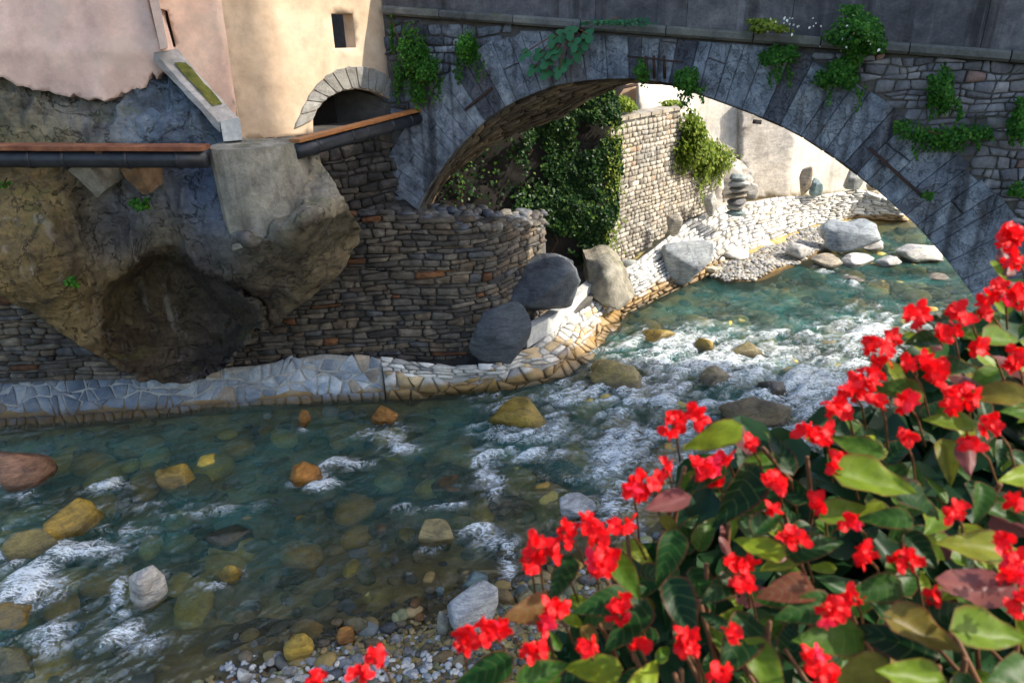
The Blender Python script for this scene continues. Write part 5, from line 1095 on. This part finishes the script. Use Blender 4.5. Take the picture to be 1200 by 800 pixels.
REG = [(560, 830), (545, 790), (590, 755), (640, 745), (655, 700), (680, 640), (740, 610), (790, 560), (800, 505), (850, 490), (900, 500), (930, 520), (960, 470), (1010, 430), (1050, 385), (1110, 350), (1150, 320), (1165, 290), (1215, 270), (1260, 830)]
def inside_depth(px, py):                # metres from the eye: the plant billows towards the viewer lower down
    return 1.55-.45*np.clip((py-300)/500, 0, 1)-.15*np.clip((px-700)/500, 0, 1)
beg = thing('begonia', EYE+ray(1000, 1000)*1.2, 'red flowering begonia with glossy green leaves filling the lower right foreground', 'plant')
rs = np.random.RandomState(77)
def put(me, name, px, py, dd, size, nrm, tdir, parent=beg):
    p = EYE+ray(px, py)*dd; nrm = Vector(nrm).normalized(); t_ = Vector(tdir); t_ = (t_-nrm*t_.dot(nrm)).normalized(); b_ = nrm.cross(t_)
    o = bpy.data.objects.new(name, me); C.objects.link(o); o.parent = parent; o.matrix_parent_inverse = Matrix.Translation(-Vector(parent.location))
    Mx = Matrix((( t_.x, b_.x, nrm.x, p[0]), (t_.y, b_.y, nrm.y, p[1]), (t_.z, b_.z, nrm.z, p[2]), (0, 0, 0, 1))); o.matrix_world = Mx@Matrix.Scale(size, 4); o.matrix_basis = Mx@Matrix.Scale(size, 4); return o
# explicit large leaves read off the photo: px, py, length in px, direction in the picture (deg, 0 = right, 90 = up), tilt
KEY = [(830, 512, 72, 200), (915, 525, 60, 95), (862, 583, 90, 235), (820, 560, 60, 200), (1030, 568, 95, -15), (1035, 605, 60, 170), (1140, 640, 95, 175), (1130, 690, 110, 180), (1040, 745, 95, 150), (940, 715, 80, 190), (965, 745, 90, 180), (780, 655, 70, 250), (840, 690, 60, 220), (735, 600, 0, 0), (1175, 400, 60, 20), (1105, 375, 60, 190), (1160, 460, 70, 160), (1110, 490, 60, 185), (1150, 590, 50, 250), (1135, 540, 45, 260), (1190, 560, 60, 200), (700, 705, 70, 200), (620, 715, 80, 195), (560, 790, 80, 200), (690, 780, 70, 170), (760, 800, 80, 60), (860, 760, 90, 240), (1085, 745, 90, -40), (1160, 745, 100, 0), (1180, 785, 70, 200), (920, 690, 70, 205), (885, 640, 60, 160), (960, 640, 70, 20), (990, 600, 60, 10), (1085, 590, 80, -20), (780, 590, 60, 200), (655, 680, 60, 245), (735, 680, 60, 300), (1200, 480, 60, 180), (1050, 455, 60, 170), (1000, 520, 60, 150), (1075, 400, 50, 200), (905, 610, 55, 40), (1195, 340, 50, 160), (1130, 430, 50, 10), (730, 735, 80, 230), (1020, 690, 70, 200), (1120, 720, 70, 20), (800, 720, 80, 290), (640, 790, 70, 20), (1060, 790, 90, 170), (1000, 790, 80, 210), (900, 790, 80, 300)]
nleaf = 0
for px, py, l, a in KEY:
    if l == 0: continue
    dd = float(inside_depth(px, py))-.12+rs.uniform(-.03, .03); a = R(a); td = RT*math.cos(a)+UP*math.sin(a)+FW*rs.uniform(-.25, .25)
    nv = -FW*rs.uniform(.4, .9)+np.array([0, 0, 1])*rs.uniform(.5, 1.)+RT*rs.uniform(-.35, .35)
    if rs.rand() < .1: nv = -nv
    put(LL[rs.randint(12)], 'leaf', px, py, dd, .88*l*dd/F, nv, td); nleaf += 1
q = rs.uniform([540, 270], [1260, 830], (4000, 2)); q = q[pip_np(q, [(x+(8 if x < 1200 else 0), y+8) for x, y in REG])]; ins = pip_np(q+[-28, -28], REG)
for i, (px, py) in enumerate(q[:520]):
    if nleaf >= 295: break
    layer = rs.rand(); dd = float(inside_depth(px, py))+layer*.28*(1 if ins[i] else .3); a = rs.uniform(0, 6.28); l = rs.uniform(26, 54)*(1 if ins[i] else .75)
    td = RT*math.cos(a)+UP*math.sin(a)+FW*rs.uniform(-.4, .4); nv = -FW*rs.uniform(.2, .9)+np.array([0, 0, 1])*rs.uniform(.4, 1.)+RT*rs.uniform(-.6, .6)
    if rs.rand() < .07: nv = -nv
    put(LL[rs.randint(12)], 'leaf', px, py, dd, l*dd/F, nv, td); nleaf += 1
# inner, hidden leaves as one dense part
V0 = np.array([v.co[:] for v in LL[0].vertices]); F0 = np.array([p.vertices[:] for p in LL[0].polygons]); Vs = []; Fs = []; o_ = 0
q2_ = q[pip_np(q+[-40, -40], REG)][:420]
for px, py in q2_:
    dd = float(inside_depth(px, py))+.3+rs.rand()*.3; a = rs.uniform(0, 6.28); nv = Vector(-FW*rs.uniform(.4, .9)+np.array([0, 0, 1])*rs.uniform(.2, 1.)+RT*rs.uniform(-.5, .5)).normalized(); t_ = Vector(RT*math.cos(a)+UP*math.sin(a)); t_ = (t_-nv*t_.dot(nv)).normalized(); b_ = nv.cross(t_)
    Mr = np.array([t_[:], b_[:], nv[:]]); Vs.append(V0@Mr*(90*dd/F)+EYE+ray(px, py)*dd); Fs.append(F0+o_); o_ += len(V0)
Vs = np.vstack(Vs); c = Vs.mean(0); me = mesh('inner_foliage', Vs-c, np.vstack(Fs).tolist(), True)
m_beg2 = leaf_mat('begonia_inner_leaf', [(0, (.008, .03, .012)), (1, (.02, .06, .015))], .1, .4)  # darker leaf colour, shade inside the plant painted in
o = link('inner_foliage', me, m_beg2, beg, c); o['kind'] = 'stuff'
FLW = [(1180, 285, 40), (1190, 300, 30), (1172, 345, 34), (1190, 352, 30), (1075, 370, 36), (1125, 372, 38), (1108, 385, 24), (1025, 415, 46), (1018, 440, 34), (1092, 425, 38), (1100, 440, 30), (1000, 462, 46), (985, 478, 34), (1130, 460, 50), (1112, 470, 30), (818, 486, 38), (788, 498, 34), (876, 518, 18), (760, 566, 44), (742, 578, 24), (825, 545, 34), (845, 538, 30), (950, 503, 36), (965, 508, 26), (985, 548, 38), (910, 562, 22), (838, 556, 24), (628, 640, 42), (620, 660, 26), (662, 628, 30), (692, 618, 40), (705, 632, 30), (728, 615, 30), (712, 656, 40), (695, 662, 26), (650, 648, 18), (648, 715, 40), (640, 735, 30), (622, 762, 38), (560, 740, 36), (540, 752, 34), (590, 738, 28), (578, 746, 24), (725, 718, 34), (735, 700, 20), (750, 757, 22), (802, 745, 32), (806, 762, 26), (868, 655, 32), (870, 678, 34), (930, 630, 36), (977, 720, 40), (1062, 655, 38), (1012, 648, 28), (1180, 640, 30), (1185, 680, 34), (1195, 705, 34), (955, 770, 22), (960, 792, 46), (840, 788, 28), (440, 770, 22), (420, 795, 26), (375, 795, 26), (1060, 515, 26), (1045, 398, 22), (1000, 612, 22), (960, 590, 22), (1188, 655, 22), (1155, 360, 20), (1065, 430, 20), (905, 600, 16), (780, 548, 16), (1030, 470, 22), (1190, 270, 22), (1150, 410, 28), (1165, 500, 30), (1190, 420, 30), (1060, 470, 26), (1140, 520, 24), (1195, 590, 28), (900, 560, 24), (1000, 700, 22), (1120, 600, 26), (690, 760, 24), (860, 740, 20), (1090, 700, 24)]
nf = 0; FOB = []
for i, (px, py, s_) in enumerate(FLW):
    dd = float(inside_depth(px, py))-.16; base = (px+rs.uniform(-6, 14), py+s_*.9)
    k = max(2, int(s_/5.5))
    for j in range(k):
        a = rs.uniform(0, 6.28); r_ = s_*.36*math.sqrt(rs.rand()); fx, fy = px+r_*math.cos(a), py+r_*math.sin(a); nv = -FW*1.+np.array([0, 0, .4])+rs.normal(size=3)*.7
        fo_ = put(FL[rs.randint(9)], 'flower', fx, fy, dd+rs.uniform(-.03, .04), rs.uniform(19, 28)*dd/F, nv, rs.normal(size=3)); nf += 1; FOB.append(fo_)
    a_ = EYE+ray(px, py)*(dd+.02); b_ = EYE+ray(px+rs.uniform(5, 30), py+rs.uniform(35, 60))*(dd+.15); tube('flower_stalk', [b_, (a_+b_)/2+np.array([0, 0, .015]), a_], .0022, m_stem, beg, 5)
extra = FOB[::3][:max(0, len(FOB)-296)]
if extra:
    Vx = []; Fx = []; oo = 0
    for e_ in extra:
        Mw = np.array(e_.matrix_basis); v_ = np.array([v.co[:] for v in e_.data.vertices])@Mw[:3, :3].T+Mw[:3, 3]; Vx.append(v_); Fx += [tuple(i+oo for i in p.vertices) for p in e_.data.polygons]; oo += len(v_)
        bpy.data.objects.remove(e_)
    Vx = np.vstack(Vx); cx0 = Vx.mean(0); o = link('flower_petals', mesh('flower_petals', Vx-cx0, Fx, True), m_red, beg, cx0); o['kind'] = 'stuff'
for k in range(26):
    px, py = rs.uniform(650, 1200), rs.uniform(520, 800)
    if not pip((px, py), REG): continue
    dd = float(inside_depth(px, py))+.1; a_ = EYE+ray(px, py)*dd; b_ = EYE+ray(px+rs.uniform(-30, 60), py+rs.uniform(80, 160))*(dd+.15); tube('stem', [b_, (a_+b_)/2+rs.normal(size=3)*.01, a_], .005, m_stem, beg, 6)

# planter and terrace wall that carry the plant (just below the frame)
def box(name, lo_, hi_, mt, parent=None):
    x0, y0, z0 = lo_; x1, y1, z1 = hi_; V = [(x, y, z) for z in (z0, z1) for x, y in ((x0, y0), (x1, y0), (x1, y1), (x0, y1))]
    return centred(name, V, [(3, 2, 1, 0), (4, 5, 6, 7), (0, 1, 5, 4), (1, 2, 6, 5), (2, 3, 7, 6), (3, 0, 4, 7)], mt, parent)
pt = thing('planter', (1.0, .74, 7.58), 'clay planter box under the red begonia on the terrace wall', 'planter')
box('front_panel', (.05, .86, 7.58), (2.2, .885, 7.80), m_tile, pt); box('back_panel', (.05, .60, 7.58), (2.2, .625, 7.80), m_tile, pt)
box('side_panel', (.03, .60, 7.575), (.048, .885, 7.802), m_tile, pt); box('side_panel', (2.202, .60, 7.575), (2.22, .885, 7.802), m_tile, pt); box('soil', (.052, .627, 7.60), (2.198, .858, 7.76), m_dark, pt)
tag(box('terrace_wall', (-.1, .5, -.5), (4.2, .93, 7.572), m_concrete), 'grey terrace wall below the viewer carrying the planter of begonias', 'wall')
for k in range(9):
    x_ = .2+.11*k; e = EYE+ray(680+60*k, 760)*1.25; tube('stem', [(x_, .74, 7.74), ((x_+e[0])/2, (.74+e[1])/2+.03, (7.74+e[2])/2), tuple(e)], .007, m_stem, beg, 6, .6)
# ================================================================ added block out of view, throws shade on the near river
bs = thing('shade_blocker', (33, 6, 0), 'invented tall plain block out of view on the right bank, added to shade the near river', 'house')
box('wall', (26, -.6, -.5), (40, 10.4, 60), m_cream, bs)  # added upright block, keeps the sun off river and cliff
box('low_shade_block', (26, 10.42, -.5), (40, 13.4, 32), m_cream, bs)
